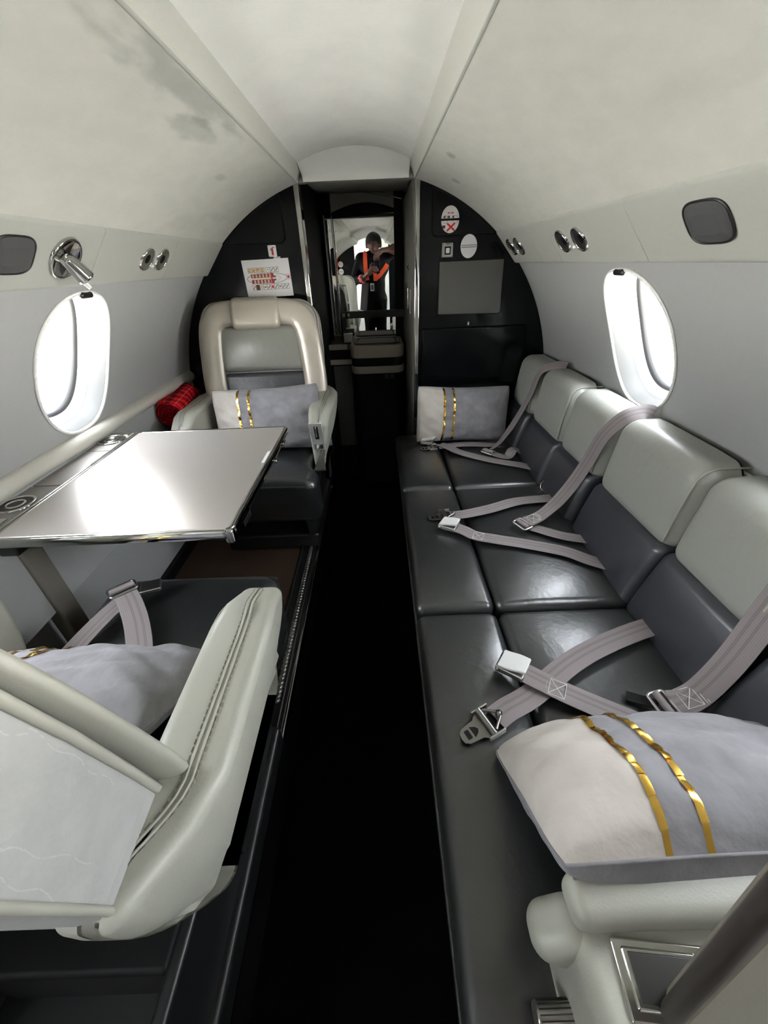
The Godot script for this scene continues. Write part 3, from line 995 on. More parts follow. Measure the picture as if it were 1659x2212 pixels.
func build_divan() -> void:
	var t := thing("divan", "three-place black leather divan with grey upper back along the right wall", "sofa", T(0.4, FL, -1.05))
	var inv := t.transform.affine_inverse()
	var cuts := [-2.03, -1.414, -0.745, -0.165]
	var mid := 0.293
	for k in 3:
		var z0: float = cuts[k]
		var z1: float = cuts[k + 1]
		for c in [[0.070, mid], [mid, 0.70]]:
			if k == 2:
				z1 = -0.030 if c[0] < 0.1 else cuts[3]
			var w: float = c[1] - c[0] - 0.003
			var d := z1 - z0 - 0.003
			var lift: float = [0.0, 0.0, -0.008][k]
			var puff := func(p: Vector3) -> Vector3:
				var fx := 1.0 - pow(absf(p.x) / (w / 2), 3.0)
				var fz := 1.0 - pow(absf(p.z) / (d / 2), 4.0)
				if p.y > 0:
					p.y += 0.016 * fx * fz
					p.y += 0.0022 * sin(p.z * 46.0 + p.x * 23.0 + k * 2.0) * fx * fz * smoothstep(0.1, 0.32, absf(p.z))
				if c[0] < 0.1 and p.x < 0:
					p.x += 0.035 * smoothstep(0.02, -0.09, p.y)
				return p
			part(t, "seat_cushion", soft(Vector3(w, 0.17, d), 0.024, inv * T((c[0] + c[1]) / 2, 0.475 + lift, (z0 + z1) / 2), 12, 4, puff), M.black_leather)
	part(t, "base", box(inv * Vector3(0.125, FL - 0.02, -2.03), inv * Vector3(0.83, 0.40, -0.02), 0.01), M.matt_black)
	part(t, "back_frame", box(inv * Vector3(0.74, 0.38, -2.03), inv * Vector3(0.80, 0.80, -0.02), 0.01), M.matt_black)
	part(t, "front_welt", tube([inv * Vector3(0.0745, 0.535, -2.03), inv * Vector3(0.071, 0.535, -1.4), inv * Vector3(0.071, 0.532, -0.7), inv * Vector3(0.071, 0.53, -0.04)], 0.0028, 6), M.black_leather)
	# lower back: one long dark cushion per seat
	for k in 3:
		var z0: float = cuts[k]
		var z1: float = cuts[k + 1] if k < 2 else -0.06
		var slot: float = [-1.745, -1.115, -0.46][k]
		for seg in [[z0, slot - 0.012], [slot + 0.012, z1]]:
			var d: float = seg[1] - seg[0] - 0.003
			var c: float = (seg[0] + seg[1]) / 2
			var lean := func(p: Vector3) -> Vector3:
				if p.x < 0:
					p.x -= 0.012 * (1.0 - pow(absf(p.y) / 0.10, 2.0)) * (1.0 - pow(absf(p.z) / (d / 2), 6.0))
				p.x += (p.y + 0.09) * 0.25
				return p
			part(t, "lumbar_cushion", soft(Vector3(0.13, 0.20, d), 0.022, inv * T(0.700, 0.640, c), 5, 4, lean), M.navy_leather)
			var up := func(p: Vector3) -> Vector3:
				if p.x < 0:
					p.x -= 0.010 * (1.0 - pow(absf(p.y) / 0.12, 2.0)) * (1.0 - pow(absf(p.z) / (d / 2), 6.0))
				if p.x < 0.03:
					p.x += (p.y + 0.10) * 0.10
				p.y += 0.012 * (1.0 - pow(absf(p.z) / (d / 2), 6.0)) * smoothstep(0.02, 0.11, p.y)
				return p
			var ub := part(t, "back_cushion", soft(Vector3(0.130, 0.225, d), 0.040, inv * T(0.752, 0.835, c), 5, 4, up), M.divan_grey)
			var wl := []
			for q in 14:
				var a := q / 13.0
				var p: Vector3 = up.call(Vector3(lerpf(-0.060, 0.06, smoothstep(0.55, 1.0, a)) if a > 0.55 else -0.0655, lerpf(-0.085, 0.108, smoothstep(0.0, 0.7, a)), d / 2 - 0.016))
				wl.append(inv * (T(0.752, 0.835, c) * p))
			part(ub, "welt", tube(wl, 0.0026, 6), M.cream)
	part(t, "piping", tube([inv * Vector3(0.806, 0.934, -2.02), inv * Vector3(0.808, 0.934, -1.4), inv * Vector3(0.808, 0.934, -0.75), inv * Vector3(0.808, 0.934, -0.1)], 0.0035, 6), M.cream)
	part(t, "anchor_ring", tube([inv * Vector3(0.645, 0.60, -1.375), inv * Vector3(0.63, 0.588, -1.368), inv * Vector3(0.628, 0.572, -1.36), inv * Vector3(0.64, 0.562, -1.35)], 0.003, 6), M.chrome)
	# end arm with ashtray
	var a := thing("end_armrest", "grey leather end armrest of the divan with a chrome ashtray lid", "armrest", T(0.45, FL, -0.09))
	inv = a.transform.affine_inverse()
	var bend := func(p: Vector3) -> Vector3:
		if p.x < 0:
			p.x += 0.06 * smoothstep(0.0, -0.2, p.y) * smoothstep(-0.1, -0.3, p.x)
		return p
	part(a, "body", soft(Vector3(0.60, 0.40, 0.135), 0.020, inv * T(0.495, 0.505, -0.0775), 4, 4, bend), M.cream)
	part(a, "top_pad", soft(Vector3(0.59, 0.045, 0.052), 0.016, inv * T(0.492, 0.715, -0.136), 4, 4), M.cream)
	var sl := []
	for k in 20:
		sl.append(inv * Vector3(lerpf(0.205, 0.78, k / 19.0), 0.7365, -0.150))
	part(a, "pad_seam", tube(sl, 0.0016, 5), M.trim_beige)
	part(a, "side_cheek", soft(Vector3(0.075, 0.075, 0.058), 0.024, inv * T(0.198, 0.662, -0.122, 0, 0, 38), 2, 4), M.cream)
	var lid := part(a, "ashtray_plate", soft(Vector3(0.100, 0.006, 0.062), 0.0028, inv * T(0.280, 0.706, -0.072, 0, -6, 0)), M.chrome, "polished chrome frame of the ashtray")
	part(lid, "ashtray_lid", soft(Vector3(0.078, 0.006, 0.046), 0.0028, inv * T(0.278, 0.7085, -0.073, 0, -6, 0)), M.chrome)
	part(lid, "lid_recess", soft(Vector3(0.068, 0.003, 0.038), 0.0014, inv * T(0.278, 0.7108, -0.073, 0, -6, 0)), M.dark_steel)
	# recline knob
	var kn := part(a, "recline_knob", lathe([Vector2(0, 0.034), Vector2(0.012, 0.034), Vector2(0.0135, 0.031), Vector2(0.0135, -0.01), Vector2(0.006, -0.012), Vector2(0.006, -0.04)], inv * T(0.187, 0.600, -0.062, 0, 0, 90), 24), M.satin_chrome, "ribbed chrome recline knob")
	for k in 18:
		var an := TAU * k / 18
		part(kn, "rib", box(Vector3(-0.0008, -0.008, -0.0006), Vector3(0.0008, 0.030, 0.0006), 0.0003), M.dark_steel, "", inv * T(0.187, 0.600, -0.062, 0, 0, 90) * Transform3D(Basis(Vector3.UP, an), Basis(Vector3.UP, an) * Vector3(0.0135, 0, 0)))

# ---------------------------------------------------------------- cushions
func pillow_pt(u: float, v: float, w: float, h: float, t: float, s: float, sd: float) -> Vector3:
	var eu := 1.0 - pow(absf(u), 2.6)
	var ev := 1.0 - pow(absf(v), 2.6)
	var x := w / 2 * u * (1.0 - 0.035 * (1.0 - v * v))
	var y := h / 2 * v * (1.0 - 0.10 * (1.0 - u * u))
	var tuck := 1.0 - 0.045 * pow(u * u * v * v, 2.0)
	x *= tuck
	y *= tuck
	var z := t / 2 * pow(maxf(eu * ev, 0.0), 0.46)
	var wr := sin(u * 9.0 + v * 5.0 + sd) * 0.5 + sin(v * 13.0 - u * 6.0 + sd * 2.1) * 0.35 + sin((u + v) * 17.0 + sd) * 0.2
	z += 0.009 * wr * clampf(eu * ev * 3.0, 0, 1) * (0.35 + 0.65 * maxf(absf(u), absf(v)))
	return Vector3(x, y, s * z)

func pillow_range(u0: float, u1: float, nu: int, nv: int, dims: Vector3, s: float, sd: float, off := 0.0, v0 := -1.0, v1 := 1.0) -> MB:
	var mb := MB.new()
	var rr := []
	for b in nv + 1:
		var row := PackedVector3Array()
		for a in nu + 1:
			var u := lerpf(u0, u1, float(a) / nu)
			var v := lerpf(v0, v1, float(b) / nv)
			if v0 == -1.0 and v1 == 1.0:
				v = sin(v * PI / 2) * 0.5 + v * 0.5
			row.append(pillow_pt(u, v, dims.x, dims.y, dims.z, s, sd) + Vector3(0, 0, s * off))
		rr.append(row)
	mb.rows(rr, false, s > 0)
	return mb

func build_pillow(at: Transform3D, label: String, dims: Vector3, sd: float) -> void:
	var t := thing("lumbar_pillow", label, "pillow", at, "velvet lumbar pillows")
	part(t, "cream_panel", pillow_range(-1.0, -0.46, 18, 36, dims, 1.0, sd), M.velvet_cream, "cream velvet end panel")
	part(t, "grey_panel", pillow_range(-0.46, 1.0, 44, 36, dims, 1.0, sd), M.velvet_grey, "grey velvet panel")
	part(t, "back_panel", pillow_range(-1.0, 1.0, 40, 24, dims, -1.0, sd), M.velvet_grey)
	var edge := []
	for k in 80:
		var a := TAU * k / 80.0
		var c := Vector2(cos(a), sin(a))
		c /= maxf(absf(c.x), absf(c.y))
		edge.append(pillow_pt(c.x, c.y, dims.x, dims.y, 0.0, 1.0, sd) )
	part(t, "seam", tube(edge, 0.0022, 6, null, Vector3(0, 0, 1), true), M.velvet_grey)
	for u in [-0.475, -0.27]:
		var strip := part(t, "gold_strip", pillow_range(u, u + 0.036, 2, 36, dims, 1.0, sd, 0.0010), M.gold, "gold foil strip")
		for k in 15:
			var v0 := -0.97 + k * 1.94 / 15.0
			var mb := MB.new()
			var rr := []
			var tilt := Vector3(0, rng.randf_range(-0.002, 0.002), 0)
			for b in 3:
				var row := PackedVector3Array()
				for a in 3:
					var v := lerpf(v0, v0 + 1.94 / 15.0 - 0.014, b / 2.0)
					var bulge := (1.0 - absf(a - 1.0)) * 0.0006 + (1.0 - absf(b - 1.0)) * 0.0010
					row.append(pillow_pt(lerpf(u - 0.003, u + 0.039, a / 2.0), v, dims.x, dims.y, dims.z, 1.0, sd) + Vector3(0, 0, 0.0018 + bulge + tilt.y * (b - 1)))
				rr.append(row)
			mb.rows(rr, false, true)
			part(strip, "foil_piece", mb, M.gold)

# ---------------------------------------------------------------- seat belts
func xstitch(parent: Node3D, c: Vector3, along: Vector3, up: Vector3, w: float) -> void:
	var a := along.normalized()
	var s := a.cross(up).normalized()
	var l := 0.032
	var h := w * 0.38
	var o := c + up * 0.0022
	var mb := MB.new()
	var q := [o - a * l / 2 - s * h, o + a * l / 2 - s * h, o + a * l / 2 + s * h, o - a * l / 2 + s * h]
	for pr in [[0, 1], [1, 2], [2, 3], [3, 0], [0, 2], [1, 3]]:
		tube([q[pr[0]], q[pr[1]]], 0.0007, 4, mb, up)
	for k in 2:
		var e := o + a * (l / 2 + 0.006 + 0.005 * k)
		tube([e - s * h, e + s * h], 0.0007, 4, mb, up)
	part(parent, "box_stitching", mb, M.thread, "pale box stitching")

func lift_buckle(parent: Node3D, at: Transform3D) -> void:     # local x towards the webbing, y up
	var b := part(parent, "buckle", soft(Vector3(0.062, 0.016, 0.050), 0.004, at * T(0, 0.010, 0), 0, 3), M.satin_chrome, "satin metal lift buckle")
	var lid := func(p: Vector3) -> Vector3:
		p.y += 0.010 * smoothstep(-0.03, 0.03, p.x)
		p.z *= lerpf(1.0, 0.86, smoothstep(0.0, 0.03, p.x))
		return p
	part(b, "lift_flap", soft(Vector3(0.060, 0.007, 0.050), 0.003, at * T(0.003, 0.021, 0), 4, 3, lid), M.plastic_white, "pale lift flap")
	for s in [-1.0, 1.0]:
		part(b, "rivet", lathe([Vector2(0, 0.003), Vector2(0.003, 0.002), Vector2(0.0036, 0)], at * T(-0.024, 0.012, s * 0.0255, 90 * s, 0, 0), 10), M.chrome)

func tongue(parent: Node3D, at: Transform3D, m: Material) -> void:   # local -x is the tip
	var out := PackedVector2Array([Vector2(0.0, 0.026), Vector2(0.0, -0.026), Vector2(-0.010, -0.024), Vector2(-0.016, -0.019), Vector2(-0.046, -0.016), Vector2(-0.054, -0.010), Vector2(-0.056, 0.0), Vector2(-0.054, 0.010), Vector2(-0.046, 0.016), Vector2(-0.016, 0.019), Vector2(-0.010, 0.024)])
	var flat := Transform3D(Basis(Vector3(1, 0, 0), Vector3(0, 0, 1), Vector3(0, -1, 0)), Vector3.ZERO)
	flat = Transform3D(Basis(Vector3(1, 0, 0), Vector3(0, 0, -1), Vector3(0, 1, 0)), Vector3(0, 0.004, 0))
	var p := part(parent, "tongue", slab(out, 0.0024, at * flat, 0.0006), m, "steel belt tongue")
	part(p, "latch_window", slab(rrect(0.010, 0.018, 0.002, 2, Vector2(-0.040, 0)), 0.0006, at * flat * T(0, 0, 0.0005)), M.matt_black)
	part(p, "arrow_cutout", slab(PackedVector2Array([Vector2(-0.030, -0.011), Vector2(-0.020, -0.006), Vector2(-0.016, 0), Vector2(-0.020, 0.006), Vector2(-0.030, 0.011)]), 0.0006, at * flat * T(0, 0, 0.0005)), M.matt_black)
	part(p, "bar", tube([at * Vector3(0.004, 0.010, -0.028), at * Vector3(0.004, 0.010, 0.028)], 0.0065, 14), m)
	for s in [-1.0, 1.0]:
		part(p, "bracket", soft(Vector3(0.040, 0.012, 0.005), 0.002, at * T(0.008, 0.008, s * 0.029)), M.satin_chrome)
		part(p, "strut", tube([at * Vector3(0.010, 0.013, s * 0.022), at * Vector3(0.036, 0.013, s * 0.004)], 0.003, 8), m)
	part(p, "pivot", lathe([Vector2(0, 0.004), Vector2(0.006, 0.003), Vector2(0.007, -0.006)], at * T(0.036, 0.014, 0), 16), m)

func adjuster(parent: Node3D, at: Transform3D, m: Material) -> void:   # square metal frame through which webbing loops
	var ring := []
	for p in rrect(0.034, 0.058, 0.006, 3):
		ring.append(at * Vector3(p.x, 0.0, p.y))
	var a := part(parent, "adjuster", tube(ring, 0.0035, 8, null, (at.basis * Vector3.UP), true), M.satin_chrome, "metal belt adjuster")
	part(a, "bar", tube([at * Vector3(0, 0.003, -0.027), at * Vector3(0, 0.003, 0.027)], 0.007, 12), m)

func along(p: Vector3, q: Vector3, up := Vector3.UP) -> Transform3D:   # frame at p with x towards q
	var x := (q - p).normalized()
	var z := x.cross(up).normalized()
	return Transform3D(Basis(x, z.cross(x), z), p)

func belt(label: String, pts: Array, m: Material, ref := Vector3.UP, w := 0.050) -> Node3D:
	var t := thing("seat_belt", label, "seat belt", Transform3D(), "seat belts")
	part(t, "webbing", ribbon(pts, w, 0.0026, ref, 8), m)
	return t

func V(x: float, y: float, z: float) -> Vector3:
	return Vector3(x, y, z)

func build_belts() -> void:
	var s := 0.584          # resting height on the seat cushions
	# far seat
	var t := belt("grey lap belt with pale lift buckle nearest the far velvet pillow", [V(0.70, 0.575, -1.50), V(0.62, s, -1.54), V(0.491, s, -1.613), V(0.38, s, -1.70), V(0.316, s + 0.004, -1.775), V(0.285, s + 0.004, -1.81)], M.webbing)
	lift_buckle(t, along(V(0.225, s, -1.835), V(0.30, s, -1.80)))
	t = belt("short grey lap belt half under the far velvet pillow", [V(0.60, s - 0.012, -1.80), V(0.50, s, -1.79), V(0.404, s + 0.004, -1.795), V(0.33, s + 0.003, -1.79), V(0.275, s, -1.785)], M.webbing)
	tongue(t, along(V(0.238, s - 0.004, -1.782), V(0.30, s, -1.785)), M.steel)
	t = belt("slender grey shoulder belt over the back of the seat by the bulkhead", [V(0.785, 0.962, -1.69), V(0.745, 0.966, -1.71), V(0.698, 0.935, -1.742), V(0.684, 0.83, -1.775), V(0.665, 0.73, -1.815), V(0.632, 0.645, -1.83), V(0.565, 0.60, -1.765), V(0.51, 0.59, -1.71)], M.webbing, V(-0.75, 0.5, 0.3), 0.036)
	adjuster(t, along(V(0.498, 0.588, -1.70), V(0.565, 0.60, -1.765)), M.webbing)
	part(t, "tail", ribbon([V(0.505, 0.585, -1.70), V(0.535, 0.582, -1.67), V(0.575, 0.583, -1.645), V(0.61, 0.605, -1.675), V(0.655, 0.583, -1.665)], 0.046, 0.0026), M.webbing)
	# middle seat
	t = belt("grey lap belt with pale lift buckle on the middle divan seat", [V(0.71, 0.578, -0.845), V(0.61, s, -0.895), V(0.551, s + 0.002, -0.939), V(0.448, s + 0.002, -0.983), V(0.355, s, -1.019), V(0.296, s, -1.043), V(0.262, s + 0.006, -1.066), V(0.235, s + 0.008, -1.083)], M.webbing)
	xstitch(t, V(0.305, s - 0.001, -1.040), V(-0.92, 0, -0.38), Vector3.UP, 0.05)
	lift_buckle(t, along(V(0.215, s, -1.095), V(0.30, s, -1.043)))
	t = belt("grey lap belt with steel tongue reaching across the middle divan seat", [V(0.71, 0.578, -1.285), V(0.602, s, -1.259), V(0.494, s + 0.004, -1.241), V(0.376, s + 0.004, -1.195), V(0.285, s + 0.002, -1.172), V(0.235, s, -1.168)], M.webbing)
	tongue(t, along(V(0.208, s - 0.002, -1.165), V(0.30, s, -1.175)), M.steel)
	t = belt("wide grey shoulder belt hanging from the middle of the divan back", [V(0.79, 0.958, -1.085), V(0.758, 0.968, -1.09), V(0.712, 0.948, -1.10), V(0.688, 0.880, -1.135), V(0.678, 0.78, -1.165), V(0.655, 0.69, -1.18), V(0.60, 0.630, -1.155), V(0.53, 0.607, -1.11), V(0.475, 0.60, -1.085)], M.webbing, V(-0.75, 0.55, 0.35))
	xstitch(t, V(0.505, 0.6035, -1.098), V(0.8, 0.08, -0.4), V(-0.1, 1, 0.1).normalized(), 0.05)
	adjuster(t, along(V(0.463, 0.598, -1.078), V(0.53, 0.607, -1.11)), M.webbing)
	part(t, "tail", ribbon([V(0.475, 0.592, -1.075), V(0.51, 0.588, -1.06), V(0.56, 0.588, -1.025), V(0.612, 0.586, -1.005), V(0.70, 0.580, -0.99)], 0.044, 0.0026), M.webbing)
	# near seat
	s = 0.578
	t = belt("broad grey lap belt with steel tongue crossing the nearest divan seat", [V(0.71, 0.576, -0.662), V(0.618, s + 0.004, -0.636), V(0.494, s + 0.008, -0.590), V(0.399, s + 0.006, -0.545), V(0.296, s, -0.480), V(0.235, s, -0.450), V(0.205, s, -0.432)], M.webbing)
	tongue(t, along(V(0.180, s - 0.003, -0.420), V(0.25, s, -0.455)), M.steel)
	t = belt("grey lap belt with pale lift buckle running under the near velvet pillow", [V(0.60, s - 0.004, -0.345), V(0.529, s, -0.381), V(0.49, s, -0.406), V(0.421, s + 0.002, -0.445), V(0.361, s + 0.008, -0.477), V(0.318, s + 0.012, -0.504), V(0.285, s + 0.014, -0.527)], M.webbing)
	xstitch(t, V(0.348, s + 0.009, -0.484), V(-0.87, 0, -0.5), Vector3.UP, 0.05)
	lift_buckle(t, along(V(0.268, s + 0.006, -0.538), V(0.318, s + 0.008, -0.502)))
	t = belt("dark grey shoulder belt slanting down to the nearest divan seat", [V(0.79, 0.960, -0.50), V(0.76, 0.960, -0.50), V(0.715, 0.905, -0.495), V(0.690, 0.80, -0.485), V(0.655, 0.69, -0.465), V(0.612, 0.622, -0.447), V(0.572, 0.604, -0.436), V(0.55, 0.602, -0.434)], M.webbing, V(-0.75, 0.6, 0.3))
	xstitch(t, V(0.588, 0.610, -0.440), V(0.85, 0.25, -0.1), V(-0.3, 0.95, 0.05).normalized(), 0.05)
	adjuster(t, along(V(0.538, 0.600, -0.432), V(0.60, 0.612, -0.44)), M.webbing)
	part(t, "pull_strap", ribbon([V(0.535, 0.588, -0.44), V(0.515, 0.582, -0.455), V(0.488, 0.580, -0.468)], 0.022, 0.003), M.matt_black, "black pull strap")
	# club seat belt
	var b := 0.70
	t = belt("dark grey lap belt with metal buckle on the near club seat", [V(-0.50, b - 0.02, -0.45), V(-0.515, b, -0.52), V(-0.56, b + 0.005, -0.60), V(-0.608, b + 0.010, -0.665), V(-0.640, b + 0.010, -0.700)], M.webbing)
	part(t, "under_strap", ribbon([V(-0.69, b - 0.015, -0.48), V(-0.672, b - 0.005, -0.56), V(-0.655, b, -0.63), V(-0.640, b, -0.685)], 0.048, 0.0026), M.webbing)
	adjuster(t, along(V(-0.648, b + 0.014, -0.708), V(-0.60, b + 0.012, -0.655)), M.webbing)
	part(t, "buckle", soft(Vector3(0.046, 0.010, 0.040), 0.003, along(V(-0.588, b + 0.006, -0.722), V(-0.54, b + 0.004, -0.742))), M.satin_chrome, "small metal push buckle")

# ---------------------------------------------------------------- things on the bulkhead
func line(im: Image, a: Vector2, b: Vector2, w: int, c: Color) -> void:
	var n := int(a.distance_to(b)) + 1
	for k in n + 1:
		var p := a.lerp(b, float(k) / n)
		im.fill_rect(Rect2i(int(p.x) - w / 2, int(p.y) - w / 2, w, w), c)

func ring(im: Image, c: Vector2, r: Vector2, w: int, col: Color) -> void:
	for k in 240:
		var a := TAU * k / 240
		im.fill_rect(Rect2i(int(c.x + cos(a) * r.x) - w / 2, int(c.y + sin(a) * r.y) - w / 2, w, w), col)

func printed(im: Image, key: String) -> StandardMaterial3D:
	var m := mat(key, Color.WHITE, 0.55, 0, 0.35)
	m.albedo_texture = ImageTexture.create_from_image(im)
	m.texture_repeat = false
	return m

func sheet(parent: Node3D, called: String, poly: PackedVector2Array, size: Vector2, d: float, m: Material, label := "") -> MeshInstance3D:
	var mb := slab(poly, d)
	for k in mb.u.size():
		mb.u[k] = Vector2(mb.v[k].x / size.x + 0.5, 0.5 - mb.v[k].y / size.y)
	return part(parent, called, mb, m, label)

func build_signs() -> void:
	var z := ZB + 0.0015
	# layout sheet
	var im := Image.create(820, 574, false, Image.FORMAT_RGB8)
	var paper := Color8(236, 235, 235)
	var ink := Color8(70, 66, 66)
	im.fill(paper)
	for k in 7:                                        # upper row of pictures
		var x := 82 + k * 76 + (14 if k > 3 else 0)
		im.fill_rect(Rect2i(x, 120, 70, 74), ink)
		im.fill_rect(Rect2i(x + 4, 124, 62, 66), Color8(240, 225, 196) if k < 4 else paper)
		if k < 4:
			for q in 6:
				im.fill_rect(Rect2i(x + 10 + (q * 23) % 46, 130 + (q * 17) % 46, 16, 14), [Color8(180, 110, 40), Color8(210, 160, 60), Color8(120, 70, 40)][(q + k) % 3])
		elif k == 4:
			im.fill_rect(Rect2i(x + 24, 146, 22, 10), Color8(120, 60, 60))
		else:
			line(im, Vector2(x + 14, 178), Vector2(x + 54, 134), 7, Color8(40, 30, 34))
	ring(im, Vector2(400, 286), Vector2(352, 84), 6, ink)   # fuselage plan
	im.fill_rect(Rect2i(120, 212, 400, 60), Color8(140, 66, 62))
	im.fill_rect(Rect2i(120, 300, 400, 60), Color8(140, 66, 62))
	im.fill_rect(Rect2i(120, 272, 400, 28), Color8(235, 222, 205))
	for k in 6:
		im.fill_rect(Rect2i(140 + k * 60, 216, 30, 50), Color8(222, 196, 180))
		im.fill_rect(Rect2i(160 + k * 60, 306, 30, 50), Color8(222, 196, 180))
		im.fill_rect(Rect2i(146 + k * 60, 224, 10, 12), Color8(90, 40, 46))
	im.fill_rect(Rect2i(470, 204, 24, 164), Color8(200, 40, 50))
	im.fill_rect(Rect2i(520, 250, 36, 24), Color8(120, 60, 60))
	im.fill_rect(Rect2i(520, 300, 36, 24), Color8(120, 60, 60))
	line(im, Vector2(570, 220), Vector2(640, 286), 4, Color8(160, 160, 170))
	line(im, Vector2(570, 352), Vector2(640, 286), 4, Color8(160, 160, 170))
	for k in 10:                                       # lower row
		var x := 112 + k * 66
		im.fill_rect(Rect2i(x, 376, 62, 84), ink)
		im.fill_rect(Rect2i(x + 4, 380, 54, 76), Color8(96, 62, 52) if k == 1 else paper)
		if k in [0, 4]:
			line(im, Vector2(x + 14, 440), Vector2(x + 48, 396), 9, Color8(176, 36, 52))
		elif k == 5:
			ring(im, Vector2(x + 31, 418), Vector2(10, 14), 16, Color8(200, 30, 50))
		elif k == 2:
			ring(im, Vector2(x + 31, 418), Vector2(12, 18), 10, Color8(214, 176, 60))
		elif k in [3, 7]:
			im.fill_rect(Rect2i(x + 14, 404, 34, 26), Color8(130, 126, 130))
		elif k > 5:
			line(im, Vector2(x + 12, 446), Vector2(x + 50, 388), 7, Color8(50, 40, 44))
	im.fill_rect(Rect2i(738, 240, 74, 74), ink)
	im.fill_rect(Rect2i(742, 244, 66, 66), paper)
	ring(im, Vector2(776, 278), Vector2(12, 12), 18, Color8(206, 30, 56))
	var t := thing("layout_sheet", "white paper sheet with a coloured cabin emergency plan taped to the left bulkhead", "poster", T(-0.486, 1.319, z, 0, 0, 0.9))
	sheet(t, "paper", PackedVector2Array([Vector2(-0.104, -0.0725), Vector2(0.104, -0.0725), Vector2(0.104, 0.0725), Vector2(-0.104, 0.0725)]), Vector2(0.208, 0.145), 0.0008, printed(im, "layout_print"))

	# fire extinguisher sticker
	im = Image.create(160, 190, false, Image.FORMAT_RGB8)
	im.fill(Color8(238, 238, 236))
	im.fill_rect(Rect2i(62, 60, 40, 104), Color8(178, 28, 36))
	im.fill_rect(Rect2i(70, 44, 24, 20), Color8(178, 28, 36))
	im.fill_rect(Rect2i(82, 34, 46, 12), Color8(60, 20, 24))
	line(im, Vector2(60, 52), Vector2(44, 90), 7, Color8(60, 20, 24))
	t = thing("extinguisher_sticker", "small white sticker with a red fire extinguisher above the layout sheet", "sticker", T(-0.447, 1.420, z))
	sheet(t, "vinyl", rrect(0.036, 0.042, 0.004, 3), Vector2(0.036, 0.042), 0.0006, printed(im, "extinguisher_print"))
	im = Image.create(96, 24, false, Image.FORMAT_RGB8)
	im.fill(Color8(222, 216, 214))
	for k in 9:
		im.fill_rect(Rect2i(8 + k * 9, 8, 5, 8), Color8(120, 80, 80))
	t = thing("caption_strip", "tiny white caption strip under the extinguisher sticker", "sticker", T(-0.431, 1.3955, z))
	sheet(t, "vinyl", rrect(0.029, 0.007, 0.001, 2), Vector2(0.029, 0.007), 0.0005, printed(im, "caption_print"))

	# split round sticker on the right
	im = Image.create(256, 256, false, Image.FORMAT_RGB8)
	im.fill(Color8(232, 226, 222))
	im.fill_rect(Rect2i(92, 66, 28, 10), Color8(190, 50, 50))
	im.fill_rect(Rect2i(136, 66, 34, 10), Color8(190, 50, 50))
	ring(im, Vector2(60, 128), Vector2(34, 34), 4, Color8(150, 150, 150))
	ring(im, Vector2(200, 128), Vector2(34, 34), 4, Color8(150, 150, 150))
	im.fill_rect(Rect2i(0, 122, 256, 8), Color8(232, 226, 222))
	for k in 3:
		im.fill_rect(Rect2i([40, 92, 156][k], 96, [22, 30, 22][k], 20), Color8(60, 56, 56))
	im.fill_rect(Rect2i(24, 178, 40, 26), Color8(60, 40, 56))
	line(im, Vector2(92, 164), Vector2(190, 226), 14, Color8(200, 30, 40))
	line(im, Vector2(190, 164), Vector2(92, 226), 14, Color8(200, 30, 40))
	var mp := printed(im, "round_print")
	t = thing("split_sticker", "round white sticker in two halves with a red cross on the right cupboard door", "sticker", T(0.323, 1.503, ZB + 0.007))
	for s in [1.0, -1.0]:
		var half := PackedVector2Array()
		for k in 17:
			var a := PI * k / 16.0
			half.append(Vector2(cos(a) * 0.0375, s * (0.004 + sin(a) * 0.043)))
		sheet(t, "half_disc", half, Vector2(0.08, 0.10), 0.0006, mp)

	# plain round notice
	im = Image.create(256, 300, false, Image.FORMAT_RGB8)
	im.fill(Color8(226, 225, 227))
	for q in 2:
		for k in 30:
			im.fill_rect(Rect2i(14 + k * 8, 132 + q * 24 - k / 10, 6, 11), Color8(44, 44, 48))
	t = thing("round_notice", "oval white notice with two lines of small print on the right bulkhead", "sticker", T(0.409, 1.4065, ZB + 0.0075))
	sheet(t, "vinyl", ellipse(0.036, 0.0435), Vector2(0.072, 0.087), 0.0006, printed(im, "notice_print"))

	# chrome switch plate
	t = thing("call_switch", "square chrome switch plate with a white push button on the right bulkhead", "switch", T(0.318, 1.396, ZB))
	part(t, "plate", slab(rrect(0.050, 0.056, 0.004, 3), 0.006, T(0, 0, 0.006), 0.003), M.satin_chrome)
	part(t, "surround", slab(rrect(0.027, 0.030, 0.002, 2), 0.004, T(0, -0.002, 0.0075), 0.0005), M.matt_black)
	part(t, "button", slab(rrect(0.016, 0.019, 0.002, 2), 0.005, T(0, -0.002, 0.010), 0.001), M.plastic_white)
	part(t, "legend", slab(rrect(0.016, 0.004, 0.001, 1), 0.001, T(0, 0.022, 0.0068)), M.trim_beige)

	# screen
	t = thing("wall_monitor", "switched-off dark grey flat screen on the right bulkhead", "monitor", T(0.429, 1.248, ZB))
	var scr := PackedVector2Array([Vector2(-0.144, -0.102), Vector2(0.137, -0.108), Vector2(0.146, -0.100), Vector2(0.139, 0.106), Vector2(-0.144, 0.106)])
	part(t, "screen", slab(scr, 0.012, T(0, 0, 0.014), 0.0015), M.screen)
	part(t, "backing", slab(Geometry2D.offset_polygon(scr, 0.004)[0], 0.002, T(0, 0, 0.003)), M.matt_black)
	t = thing("screen_hook", "tiny chrome hook under the flat screen", "hook", T(0.433, 1.10, ZB))
	part(t, "plate", soft(Vector3(0.008, 0.014, 0.003), 0.001, T(0, 0, 0.0015)), M.satin_chrome)
	part(t, "pin", tube([V(0, 0.002, 0.002), V(0, 0, 0.01), V(0, 0.004, 0.012)], 0.0015, 6), M.satin_chrome)

